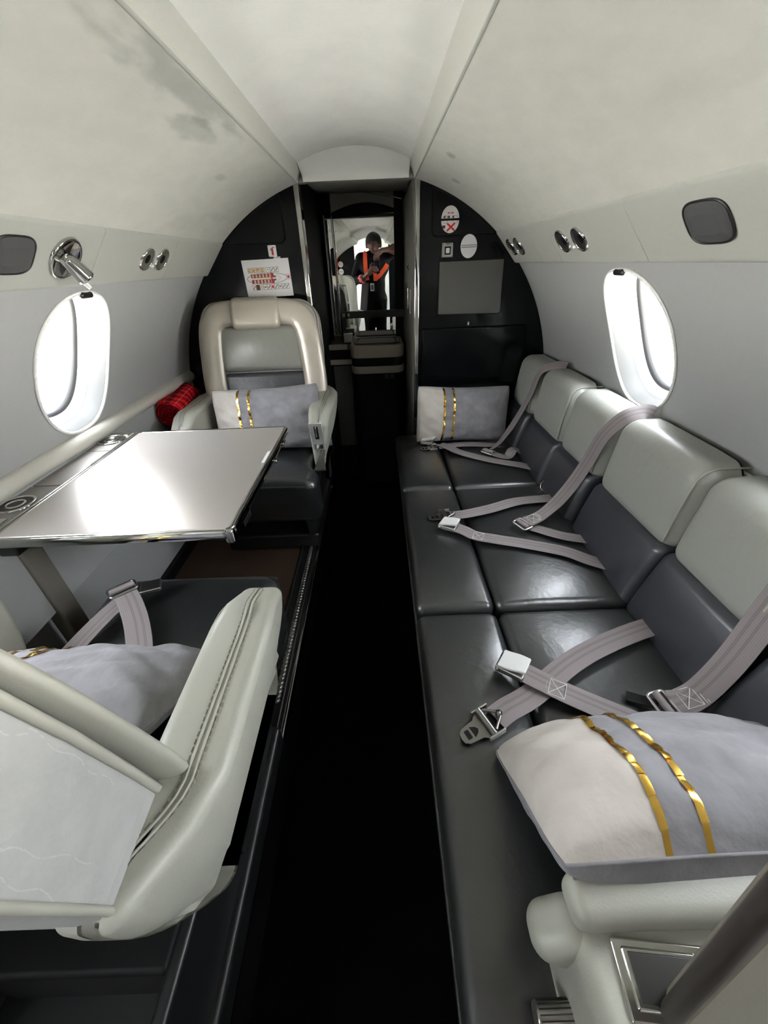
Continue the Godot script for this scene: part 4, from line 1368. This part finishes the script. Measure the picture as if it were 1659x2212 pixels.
# ---------------------------------------------------------------- washbasin cabinet and mirrors
func build_vanity() -> void:
	var zm := -2.85
	var t := thing("wall_mirror", "large mirror in a black frame at the end of the aisle, reflecting the photographer", "mirror", T(-0.06, 1.06, zm))
	var inv := t.transform.affine_inverse()
	part(t, "upper_glass", slab(PackedVector2Array([Vector2(-0.243, 1.10), Vector2(0.117, 1.10), Vector2(0.117, 1.604), Vector2(-0.243, 1.586)]), 0.004, inv * T(0, 0, zm)), M.mirror)
	part(t, "lower_glass", slab(PackedVector2Array([Vector2(-0.236, 0.86), Vector2(0.121, 0.86), Vector2(0.121, 1.058), Vector2(-0.236, 1.058)]), 0.004, inv * T(0, 0, zm)), M.mirror)
	part(t, "frame_band", box(inv * V(-0.250, 1.058, zm - 0.004), inv * V(0.172, 1.100, zm + 0.012), 0.003), M.dark_panel)
	part(t, "frame_side", box(inv * V(0.118, 0.86, zm - 0.004), inv * V(0.172, 1.72, zm + 0.008), 0.002), M.matt_black)
	part(t, "frame_edge", box(inv * V(-0.2505, 0.90, zm - 0.004), inv * V(-0.2435, 1.70, zm + 0.014), 0.002), M.chrome)
	var arch := PackedVector2Array([Vector2(-0.246, 1.588), Vector2(0.12, 1.606)])
	for k in 13:
		var f := k / 12.0
		arch.append(Vector2(lerpf(0.12, -0.246, f), 1.606 + 0.055 * sin(PI * lerpf(0.12, 0.95, f)) * 0.9))
	part(t, "frame_arch", slab(arch, 0.01, inv * T(0, 0, zm + 0.006)), M.matt_black)
	part(t, "frame_top", box(inv * V(-0.246, 1.60, zm - 0.004), inv * V(0.172, 1.70, zm + 0.002), 0.001), M.header_grey)
	var strip := []
	for k in 15:
		var f := k / 14.0
		strip.append(inv * V(lerpf(-0.243, 0.165, f), 1.682 + 0.030 * sin(PI * lerpf(0.25, 0.98, f)) - 0.02 * f, zm + 0.010))
	part(t, "chrome_arch", tube(strip, 0.005, 8), M.chrome)
	for x in [-0.221, -0.189]:
		part(t, "push_switch", soft(Vector3(0.018 if x < -0.2 else 0.014, 0.022 if x < -0.2 else 0.018, 0.008), 0.002, inv * T(x, 1.079, zm + 0.014)), M.satin_chrome)
	t = thing("side_mirror", "narrow mirror strip left of the framed mirror", "mirror", T(-0.274, 1.26, zm + 0.001, 0, 1.7, 0))
	part(t, "glass", slab(PackedVector2Array([Vector2(-0.022, -0.36), Vector2(0.022, -0.36), Vector2(0.022, 0.338), Vector2(-0.022, 0.345)]), 0.004), M.mirror)

	t = thing("wash_cabinet", "dark washroom cabinet with two beige bands and a rounded basin tray", "cabinet", T(-0.06, 0.0, -2.7))
	inv = t.transform.affine_inverse()
	part(t, "body", box(inv * V(-0.318, 0.0, zm), inv * V(0.172, 0.93, -2.66), 0.004), M.matt_black)
	for b in [[0.902, 0.934], [0.812, 0.842]]:
		part(t, "band", soft(Vector3(0.118, b[1] - b[0], 0.02), 0.003, inv * T(-0.258, (b[0] + b[1]) / 2, -2.655)), M.vanity_beige)
		part(t, "band", soft(Vector3(0.05, b[1] - b[0], 0.02), 0.003, inv * T(-0.172, (b[0] + b[1]) / 2, -2.655)), M.vanity_beige)
	var plan := PackedVector2Array()
	for p in rrect(0.33, 0.34, 0.06, 6, Vector2(-0.012, 2.70)):
		plan.append(p)
	var flat := Transform3D(Basis(Vector3(1, 0, 0), Vector3(0, 0, -1), Vector3(0, 1, 0)), Vector3.ZERO)
	part(t, "basin_block", loft(plan, [[0.004, 0.0], [0.004, 0.935]], inv * flat), M.matt_black)
	part(t, "lower_tray", loft(plan, [[0.0, 0.775], [-0.002, 0.780], [-0.002, 0.812], [0.0, 0.817]], inv * flat), M.vanity_beige)
	part(t, "upper_tray", loft(plan, [[0.0, 0.868], [-0.002, 0.873], [-0.002, 0.928], [0.004, 0.938]], inv * flat), M.vanity_beige)
	var bowl := PackedVector2Array()
	for p in rrect(0.29, 0.24, 0.05, 6, Vector2(-0.012, 2.69)):
		bowl.append(p)
	part(t, "basin_rim", loft(bowl, [[0.0, 0.936], [0.0, 0.942], [0.006, 0.945], [0.012, 0.942], [0.016, 0.938]], inv * flat), M.satin_black)
	part(t, "basin", loft(bowl, [[0.03, 0.930], [0.02, 0.9385], [0.03, 0.9432]], inv * flat), M.door_grey)
	part(t, "tissue_box", box(inv * V(-0.222, 0.934, -2.75), inv * V(-0.165, 0.985, -2.70), 0.003), M.satin_chrome)
	for x in [0.043, 0.078]:
		part(t, "warning_plate", box(inv * V(x - 0.012, 0.742, -2.531), inv * V(x + 0.012, 0.766, -2.526), 0.001), M.dark_steel)
	part(t, "kick_door", box(inv * V(-0.30, 0.25, -2.66), inv * V(-0.185, 0.80, -2.652), 0.002), M.dark_panel)

# ---------------------------------------------------------------- things behind the camera, seen in the mirror
func build_rear() -> void:
	for side in [-1.0, 1.0]:
		var w := struct("wall_" + ("rear_left" if side < 0 else "rear_right"))
		var edge: float = -0.36 if side < 0 else 0.23
		var poly := PackedVector2Array([Vector2(edge, 0.0), Vector2(CX + side * 0.904, 0.0), Vector2(CX + side * 0.904, CY)])
		for k in 41:
			var a := k / 40.0 * PI / 2
			var x: float = CX + side * 0.904 * cos(a)
			if (x - edge) * side < 0.0:
				break
			poly.append(Vector2(x, CY + 0.904 * sin(a)))
		poly.append(Vector2(edge, 1.62))
		part(w, "panel", slab(poly, 0.05, T(0, 0, ZE + 0.05)), M.bulkhead)
	var v := struct("wall_entry")
	part(v, "end_wall", box(V(-1.1, -0.1, 3.55), V(1.0, 1.9, 3.62), 0.002), M.ceiling)
	part(v, "roof", box(V(-1.1, 1.72, ZE), V(1.0, 1.86, 3.6), 0.002), M.ceiling)
	part(v, "side_wall", box(V(0.84, -0.1, ZE), V(0.95, 1.9, 3.6), 0.002), M.wall)
	part(v, "door_post", box(V(-1.06, 0.0, ZE), V(-0.98, 1.9, 2.65), 0.002), M.wall)
	part(v, "door_post", box(V(-1.06, 0.0, 3.35), V(-0.98, 1.9, 3.6), 0.002), M.wall)
	part(v, "floor_plate", box(V(-1.1, -0.1, ZE), V(1.0, 0.0, 3.6), 0.002), M.aisle)
	for k in 2:
		var o := thing("rear_sticker", ["upper", "lower"][k] + " round white sticker on the black rear panel seen in the mirror", "sticker", T(-0.612, [1.36, 1.25][k], ZE - 0.001, 0, 180, 0), "round stickers on the rear panel")
		part(o, "disc", slab(ellipse(0.044, 0.046), 0.001), M.white)
		for q in 2:
			part(o, "print_line", box(V(-0.03, -0.006 + q * 0.012, 0.0), V(0.03, -0.002 + q * 0.012, 0.0006), 0.0002), M.red if k == 0 else M.ink)
	# back of the seat next to the divan's end arm
	var t := thing("aisle_seat", "taupe seat back with a thick dark rolled edge at the lower right corner", "seat", T(0.50, FL, 0.10))
	var fr := Transform3D(Basis(Vector3(1, 0, 0), -deg_to_rad(6.5)), Vector3(0, 0.0, -0.02)).translated_local(Vector3.ZERO)
	var inv := t.transform.affine_inverse()
	var lean := Transform3D(Basis(Vector3(1, 0, 0), -deg_to_rad(6.5)), V(0.528, 0.64, -0.038))
	var out := rrect(0.52, 0.54, 0.07, 6, Vector2(0, 0.27))
	part(t, "back_shell", loft(out, [[0.006, -0.022], [0.0, -0.016], [0.0, 0.0], [0.006, 0.004]], inv * lean), M.taupe)
	var roll := []
	for p in out:
		roll.append(inv * (lean * Vector3(p.x, p.y, -0.006)))
	part(t, "edge_roll", tube(roll, 0.0095, 10, null, lean.basis.z, true), M.taupe_dark)
	part(t, "seat_cushion", soft(Vector3(0.46, 0.18, 0.46), 0.04, inv * T(0.53, 0.56, 0.26), 3, 3), M.black_leather)
	part(t, "back_support", tube([inv * V(0.53, 0.50, 0.10), inv * V(0.53, 0.62, 0.02), inv * V(0.53, 0.80, -0.045)], 0.02, 10, null, V(1, 0, 0)), M.satin_black)
	part(t, "base", box(inv * V(0.33, FL, 0.06), inv * V(0.72, 0.47, 0.44), 0.01), M.matt_black)

# ---------------------------------------------------------------- photographer
# bones: [a, b, ra, rb, material index]; returns one MB per material index
func sdf_body(bones: Array, cell: float, k: float, out: Dictionary) -> void:
	var lo := Vector3(1e9, 1e9, 1e9)
	var hi := -lo
	for b in bones:
		var r: float = maxf(b[2], b[3]) + cell * 2
		for e in 2:
			var p: Vector3 = b[e]
			lo = lo.min(p - Vector3(r, r, r))
			hi = hi.max(p + Vector3(r, r, r))
	var nx := int((hi.x - lo.x) / cell) + 2
	var ny := int((hi.y - lo.y) / cell) + 2
	var nz := int((hi.z - lo.z) / cell) + 2
	var f := PackedFloat32Array()
	f.resize(nx * ny * nz)
	f.fill(1.0)
	var near := PackedFloat32Array()
	near.resize(f.size())
	near.fill(9.0)
	var own := PackedByteArray()
	own.resize(f.size())
	for b in bones:
		var a: Vector3 = b[0]
		var ab: Vector3 = b[1] - a
		var l2: float = maxf(ab.length_squared(), 1e-9)
		var m: float = maxf(b[2], b[3]) + k + cell * 2
		var p0 := ((a.min(b[1]) - Vector3(m, m, m) - lo) / cell).floor().max(Vector3.ZERO)
		var p1 := ((a.max(b[1]) + Vector3(m, m, m) - lo) / cell).ceil()
		var ra: float = b[2]
		var dr: float = b[3] - ra
		for z in range(int(p0.z), mini(int(p1.z), nz - 1) + 1):
			for y in range(int(p0.y), mini(int(p1.y), ny - 1) + 1):
				for x in range(int(p0.x), mini(int(p1.x), nx - 1) + 1):
					var p := lo + Vector3(x, y, z) * cell
					var t := clampf((p - a).dot(ab) / l2, 0.0, 1.0)
					var d := p.distance_to(a + ab * t) - ra - dr * t
					var at := (z * ny + y) * nx + x
					if d < near[at]:
						near[at] = d
						own[at] = b[4]
					var h := maxf(k - absf(d - f[at]), 0.0) / k
					f[at] = minf(d, f[at]) - h * h * k * 0.25
	var id := PackedInt32Array()
	id.resize(f.size())
	id.fill(-1)
	var pts := PackedVector3Array()
	var mats := PackedByteArray()
	var corner := [0, 1, nx, nx + 1, nx * ny, nx * ny + 1, nx * ny + nx, nx * ny + nx + 1]
	var edges := [[0, 1], [2, 3], [4, 5], [6, 7], [0, 2], [1, 3], [4, 6], [5, 7], [0, 4], [1, 5], [2, 6], [3, 7]]
	for z in nz - 1:
		for y in ny - 1:
			for x in nx - 1:
				var at := (z * ny + y) * nx + x
				var inside := 0
				for c in 8:
					if f[at + corner[c]] < 0:
						inside += 1
				if inside == 0 or inside == 8:
					continue
				var sum := Vector3.ZERO
				var n := 0
				for e in edges:
					var f0 := f[at + corner[e[0]]]
					var f1 := f[at + corner[e[1]]]
					if (f0 < 0) != (f1 < 0):
						var q0 := Vector3(e[0] & 1, (e[0] >> 1) & 1, e[0] >> 2)
						var q1 := Vector3(e[1] & 1, (e[1] >> 1) & 1, e[1] >> 2)
						sum += q0.lerp(q1, f0 / (f0 - f1))
						n += 1
				id[at] = pts.size()
				pts.append(lo + (Vector3(x, y, z) + sum / n) * cell)
				mats.append(own[at])
	var step := [1, nx, nx * ny]
	for z in range(1, nz - 1):
		for y in range(1, ny - 1):
			for x in range(1, nx - 1):
				var at := (z * ny + y) * nx + x
				for ax in 3:
					var g: int = at + step[ax]
					if (f[at] < 0) == (f[g] < 0):
						continue
					var u: int = step[(ax + 1) % 3]
					var v: int = step[(ax + 2) % 3]
					var q := [id[at - u - v], id[at - v], id[at], id[at - u]]
					if q.min() < 0:
						continue
					if f[at] < 0:
						q.reverse()
					var mb: MB = out[int(mats[q[0]])]
					var o := mb.v.size()
					for j in 4:
						mb.v.append(pts[q[j]])
						mb.u.append(Vector2.ZERO)
					mb.i.append_array([o, o + 1, o + 2, o, o + 2, o + 3])

func finger(bones: Array, base: Vector3, dirs: Array, lens: Array, r: float) -> void:
	var p := base
	for k in dirs.size():
		var q: Vector3 = p + (dirs[k] as Vector3).normalized() * lens[k]
		bones.append([p, q, r * (1.0 - 0.10 * k), r * (0.90 - 0.10 * k), 0])
		p = q

func build_person() -> void:
	var t := thing("person", "person in a dark suit with orange safety straps photographing into the mirror", "person", T(-0.03, 0.0, 0.42))
	var inv := t.transform.affine_inverse()
	var out := {0: MB.new(), 1: MB.new(), 2: MB.new(), 3: MB.new()}     # skin, suit, shoes, cuffs
	for k in out:
		out[k].weld = true
	var b := []
	# trunk
	b.append([V(-0.03, 0.96, 0.44), V(-0.03, 1.12, 0.43), 0.150, 0.140, 1])
	b.append([V(-0.03, 1.12, 0.43), V(-0.025, 1.32, 0.42), 0.140, 0.150, 1])
	b.append([V(-0.10, 1.32, 0.42), V(0.05, 1.32, 0.42), 0.130, 0.130, 1])
	b.append([V(-0.17, 1.415, 0.43), V(0.12, 1.425, 0.42), 0.070, 0.075, 1])
	b.append([V(-0.02, 1.40, 0.42), V(-0.015, 1.50, 0.395), 0.062, 0.052, 0])
	# legs
	for s in [-1.0, 1.0]:
		b.append([V(-0.03 + s * 0.075, 0.93, 0.44), V(-0.03 + s * 0.085, 0.50, 0.43), 0.098, 0.064, 1])
		b.append([V(-0.03 + s * 0.085, 0.50, 0.43), V(-0.03 + s * 0.09, 0.09, 0.46), 0.064, 0.048, 1])
		b.append([V(-0.03 + s * 0.09, 0.040, 0.49), V(-0.03 + s * 0.10, 0.034, 0.30), 0.040, 0.033, 2])
	# person's left arm (lower hand on the phone)
	b.append([V(-0.205, 1.405, 0.43), V(-0.300, 1.160, 0.38), 0.062, 0.050, 1])
	b.append([V(-0.300, 1.160, 0.38), V(-0.190, 1.185, 0.20), 0.050, 0.042, 1])
	b.append([V(-0.196, 1.184, 0.208), V(-0.186, 1.188, 0.190), 0.040, 0.039, 3])
	b.append([V(-0.182, 1.188, 0.185), V(-0.115, 1.235, 0.100), 0.031, 0.027, 0])
	# person's right arm, raised over the face
	b.append([V(0.145, 1.425, 0.42), V(0.315, 1.520, 0.28), 0.066, 0.055, 1])
	b.append([V(0.315, 1.520, 0.28), V(0.245, 1.500, 0.18), 0.055, 0.046, 1])
	b.append([V(0.248, 1.501, 0.186), V(0.232, 1.497, 0.172), 0.044, 0.043, 3])
	b.append([V(0.230, 1.497, 0.17), V(0.095, 1.492, 0.085), 0.036, 0.027, 0])
	sdf_body(b, 0.017, 0.045, out)
	# head
	b = [[V(-0.015, 1.585, 0.375), V(-0.015, 1.600, 0.355), 0.092, 0.090, 0], [V(-0.015, 1.545, 0.315), V(-0.015, 1.500, 0.310), 0.062, 0.040, 0],
		[V(-0.015, 1.48, 0.40), V(-0.015, 1.55, 0.37), 0.052, 0.060, 0], [V(-0.015, 1.555, 0.262), V(-0.015, 1.527, 0.245), 0.010, 0.016, 0],
		[V(-0.105, 1.56, 0.375), V(-0.108, 1.53, 0.37), 0.016, 0.010, 0], [V(0.075, 1.56, 0.375), V(0.078, 1.53, 0.37), 0.016, 0.010, 0],
		[V(-0.040, 1.575, 0.270), V(0.010, 1.575, 0.270), 0.014, 0.014, 0], [V(-0.030, 1.503, 0.262), V(0.0, 1.503, 0.262), 0.011, 0.011, 0]]
	sdf_body(b, 0.008, 0.025, out)
	# right hand hanging over the top of the phone
	b = [[V(0.095, 1.492, 0.085), V(0.062, 1.478, 0.064), 0.026, 0.026, 0], [V(0.066, 1.485, 0.058), V(0.020, 1.455, 0.048), 0.022, 0.020, 0], [V(0.070, 1.468, 0.070), V(0.030, 1.440, 0.060), 0.021, 0.018, 0]]
	finger(b, V(0.012, 1.462, 0.042), [V(-0.6, -0.7, -0.1), V(-0.2, -1, 0), V(0.1, -1, 0.1)], [0.036, 0.024, 0.020], 0.0095)
	finger(b, V(0.018, 1.450, 0.048), [V(-0.4, -0.9, -0.1), V(-0.1, -1, 0), V(0.1, -1, 0.1)], [0.040, 0.027, 0.022], 0.0098)
	finger(b, V(0.030, 1.440, 0.054), [V(-0.2, -1, -0.1), V(0.0, -1, 0), V(0.1, -1, 0.1)], [0.036, 0.025, 0.020], 0.0092)
	finger(b, V(0.044, 1.436, 0.062), [V(0.0, -1, -0.1), V(0.1, -1, 0), V(0.1, -1, 0.1)], [0.030, 0.020, 0.016], 0.0084)
	finger(b, V(0.046, 1.482, 0.046), [V(-0.9, -0.1, -0.2), V(-0.9, -0.5, 0)], [0.040, 0.030], 0.0105)
	sdf_body(b, 0.0042, 0.008, out)
	# left hand holding the phone from below
	b = [[V(-0.115, 1.235, 0.100), V(-0.085, 1.262, 0.070), 0.026, 0.026, 0], [V(-0.090, 1.268, 0.062), V(-0.055, 1.300, 0.052), 0.022, 0.020, 0], [V(-0.075, 1.250, 0.072), V(-0.040, 1.280, 0.062), 0.021, 0.018, 0]]
	finger(b, V(-0.052, 1.312, 0.044), [V(0.8, 0.3, -0.5), V(1, -0.1, -0.1), V(0.8, -0.3, 0.3)], [0.034, 0.024, 0.018], 0.0092)
	finger(b, V(-0.046, 1.298, 0.046), [V(0.8, 0.1, -0.5), V(1, -0.1, -0.1), V(0.8, -0.3, 0.3)], [0.038, 0.026, 0.020], 0.0096)
	finger(b, V(-0.040, 1.284, 0.050), [V(0.8, 0.0, -0.5), V(1, -0.1, -0.1), V(0.8, -0.3, 0.3)], [0.036, 0.024, 0.018], 0.0092)
	finger(b, V(-0.034, 1.270, 0.056), [V(0.8, -0.1, -0.5), V(1, -0.1, -0.1)], [0.030, 0.020], 0.0084)
	finger(b, V(-0.070, 1.300, 0.066), [V(0.2, 0.9, 0.1), V(0.5, 0.8, 0.1)], [0.036, 0.030], 0.0105)
	sdf_body(b, 0.0042, 0.008, out)
	var mesh: ArrayMesh
	var all := ArrayMesh.new()
	var used := [M.skin, M.suit, M.satin_black, M.pink]
	for k in 4:
		for j in out[k].v.size():
			out[k].v[j] = inv * out[k].v[j]
		mesh = out[k].mesh()
		all.add_surface_from_arrays(Mesh.PRIMITIVE_TRIANGLES, mesh.surface_get_arrays(0))
		all.surface_set_material(k, used[k])
	var body := MeshInstance3D.new()
	body.name = "body"
	body.mesh = all
	t.add_child(body)
	var hp := []
	for k in 13:
		var a := lerpf(-0.35, PI / 2, k / 12.0)
		hp.append(Vector2(cos(a) * 0.106, sin(a) * 0.112))
	part(t, "hair", lathe(hp, inv * T(-0.015, 1.583, 0.372, 14, 0, 0) * Transform3D(Basis.from_scale(Vector3(0.98, 1, 1.12)), Vector3.ZERO), 28), M.hair)
	for e in [-0.045, 0.015]:
		part(t, "eye", lathe([Vector2(0, 0.004), Vector2(0.007, 0.003), Vector2(0.010, 0)], inv * T(e, 1.556, 0.272, -90, 0, 0), 10), M.ink)
	var chest := 0.272
	part(t, "safety_strap", ribbon([inv * V(-0.115, 1.485, 0.40), inv * V(-0.130, 1.46, 0.335), inv * V(-0.132, 1.38, 0.285), inv * V(-0.130, 1.28, 0.275), inv * V(-0.115, 1.17, 0.285)], 0.052, 0.004, V(0, 0.1, -1)), M.orange)
	part(t, "safety_strap", ribbon([inv * V(0.155, 1.34, 0.31), inv * V(0.105, 1.28, 0.272), inv * V(0.04, 1.215, 0.268), inv * V(-0.02, 1.18, 0.278)], 0.050, 0.004, V(0, 0.1, -1)), M.orange)
	part(t, "safety_strap", ribbon([inv * V(-0.012, 1.30, 0.262), inv * V(-0.012, 1.24, 0.268), inv * V(-0.010, 1.16, 0.28)], 0.046, 0.004, V(0, 0.1, -1)), M.orange)
	part(t, "coat_front", soft(Vector3(0.10, 0.34, 0.02), 0.009, inv * T(-0.165, 0.98, 0.315, -4, 14, -9)), M.coat_grey)
	part(t, "watch", lathe([Vector2(0, 0.004), Vector2(0.013, 0.004), Vector2(0.016, 0)], inv * T(-0.150, 1.222, 0.115, -80, 0, 0), 16), M.plastic_white)
	var bd := thing("name_badge", "white name badge hanging on the photographer's chest in the mirror", "badge", T(-0.055, 1.09, 0.262))
	part(bd, "card", box(V(-0.026, -0.045, -0.001), V(0.026, 0.045, 0.001), 0.0006), M.white)
	part(bd, "print", box(V(-0.018, -0.030, -0.0016), V(0.018, 0.028, -0.0009), 0.0003), M.coat_grey)
	var ph := thing("phone", "black phone held up by the photographer in the mirror", "phone", Transform3D(Basis(V(0.999174, -0.036171, 0.018543), V(0.040458, 0.841176, -0.539245), V(0.003907, 0.539550, 0.841945)), V(0, 1.36, 0)))
	part(ph, "case", soft(Vector3(0.078, 0.160, 0.009), 0.004, T(0.018, -0.058, 0.0105)), M.phone)
	part(ph, "screen", soft(Vector3(0.070, 0.150, 0.002), 0.0008, T(0.018, -0.058, 0.0152)), M.screen)

# ---------------------------------------------------------------- blanket
func build_blanket() -> void:
	var t := thing("rolled_blanket", "rolled red tartan blanket tucked between the far seat and the wall", "blanket", T(-0.905, 0.855, -1.72, 0, 8, 0))
	var rr := []
	for k in 17:
		var z := lerpf(-0.20, 0.11, k / 16.0)
		var row := PackedVector3Array()
		for a in 33:
			var an := TAU * a / 32.0
			var r := 0.058 * (1.0 + 0.06 * sin(an * 3.0 + z * 20.0) + 0.04 * sin(an * 5.0 - z * 31.0))
			if k == 16:
				r *= 0.86
			row.append(V(cos(an) * r, sin(an) * r * 0.95, z))
		rr.append(row)
	var mb := MB.new()
	mb.rows(rr)
	part(t, "outer_roll", mb, M.blanket)
	var sp := MB.new()
	rr = []
	for a in 60:
		var an := TAU * a / 20.0
		var r := 0.050 * (1.0 - a / 66.0)
		rr.append(PackedVector3Array([V(cos(an) * r, sin(an) * r * 0.95, 0.098), V(cos(an) * r, sin(an) * r * 0.95, 0.116 + 0.004 * sin(a * 0.7))]))
	sp.rows(rr)
	part(t, "inner_layers", sp, M.blanket)
	var cap := PackedVector3Array()
	for a in 24:
		cap.append(V(cos(TAU * a / 24) * 0.055, sin(TAU * a / 24) * 0.052, 0.100))
	var cm := MB.new()
	cm.fan(cap)
	part(t, "end_fold", cm, M.blanket)

# ---------------------------------------------------------------- start
func _ready() -> void:
	rng.seed = 7
	var cam := Camera3D.new()
	cam.name = "camera"
	cam.fov = 2.0 * rad_to_deg(atan(1106.0 / 840.0))
	cam.near = 0.002
	cam.far = 100.0
	add_child(cam)
	cam.transform = Transform3D(Basis(V(0.999174, -0.036171, 0.018543), V(0.040458, 0.841176, -0.539245), V(0.003907, 0.539550, 0.841945)), V(0, 1.36, 0))
	var we := WorldEnvironment.new()
	we.name = "environment"
	var env := Environment.new()
	env.background_mode = Environment.BG_SKY
	var sky := Sky.new()
	var sm := ProceduralSkyMaterial.new()
	sm.sky_top_color = rgb(226, 232, 240)
	sm.sky_horizon_color = rgb(250, 250, 250)
	sm.ground_horizon_color = rgb(250, 249, 246)
	sm.ground_bottom_color = rgb(240, 238, 233)
	sm.ground_energy_multiplier = 1.5
	sm.sky_energy_multiplier = 1.0
	sky.sky_material = sm
	env.sky = sky
	env.background_energy_multiplier = 36.0
	env.ambient_light_source = Environment.AMBIENT_SOURCE_SKY
	env.tonemap_mode = Environment.TONE_MAPPER_LINEAR
	env.tonemap_exposure = 1.0
	env.sdfgi_enabled = true
	env.ssao_enabled = true
	env.ssil_enabled = true
	we.environment = env
	add_child(we)

	make_materials()
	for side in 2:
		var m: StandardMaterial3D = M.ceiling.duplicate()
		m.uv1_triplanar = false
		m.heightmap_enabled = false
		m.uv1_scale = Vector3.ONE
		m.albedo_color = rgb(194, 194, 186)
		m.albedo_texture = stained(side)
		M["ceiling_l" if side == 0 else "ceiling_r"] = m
	build_shell()
	build_bulkhead()
	build_valance()
	build_divan()
	build_table()
	build_side_ledge()
	var far := club_seat(T(-0.530, FL, -1.785), "champagne leather club seat facing the table, its back to the black bulkhead", 0.44, 11.0, M.champagne, [-0.013, 0.024, -0.052])
	seat_control(far)
	club_seat(T(-0.525, FL, -0.275, 0, 180, 0), "pale leather club seat in the foreground, seen from behind", 0.55, 11.0, M.cream, [-0.003, 0.014, -0.024])
	build_pillow(T(-0.495, 0.80, -1.665, -14, 0, 1.5), "cream and grey velvet pillow with gold strips on the far club seat", Vector3(0.47, 0.28, 0.13), 1.0)
	build_pillow(T(0.405, 0.705, -1.90, -12, 4, -3), "cream and grey velvet pillow with gold strips at the far end of the divan", Vector3(0.47, 0.28, 0.12), 2.0)
	build_pillow(T(0.43, 0.672, -0.262, -131, 0, 0), "cream and grey velvet pillow with gold strips nearest on the divan", Vector3(0.50, 0.30, 0.18), 3.0)
	build_pillow(T(-0.560, 0.772, -0.395, -122, 0, 0), "grey velvet pillow tucked into the near club seat", Vector3(0.46, 0.28, 0.12), 4.0)
	build_belts()
	build_blanket()
	build_signs()
	build_vanity()
	build_rear()
	build_person()
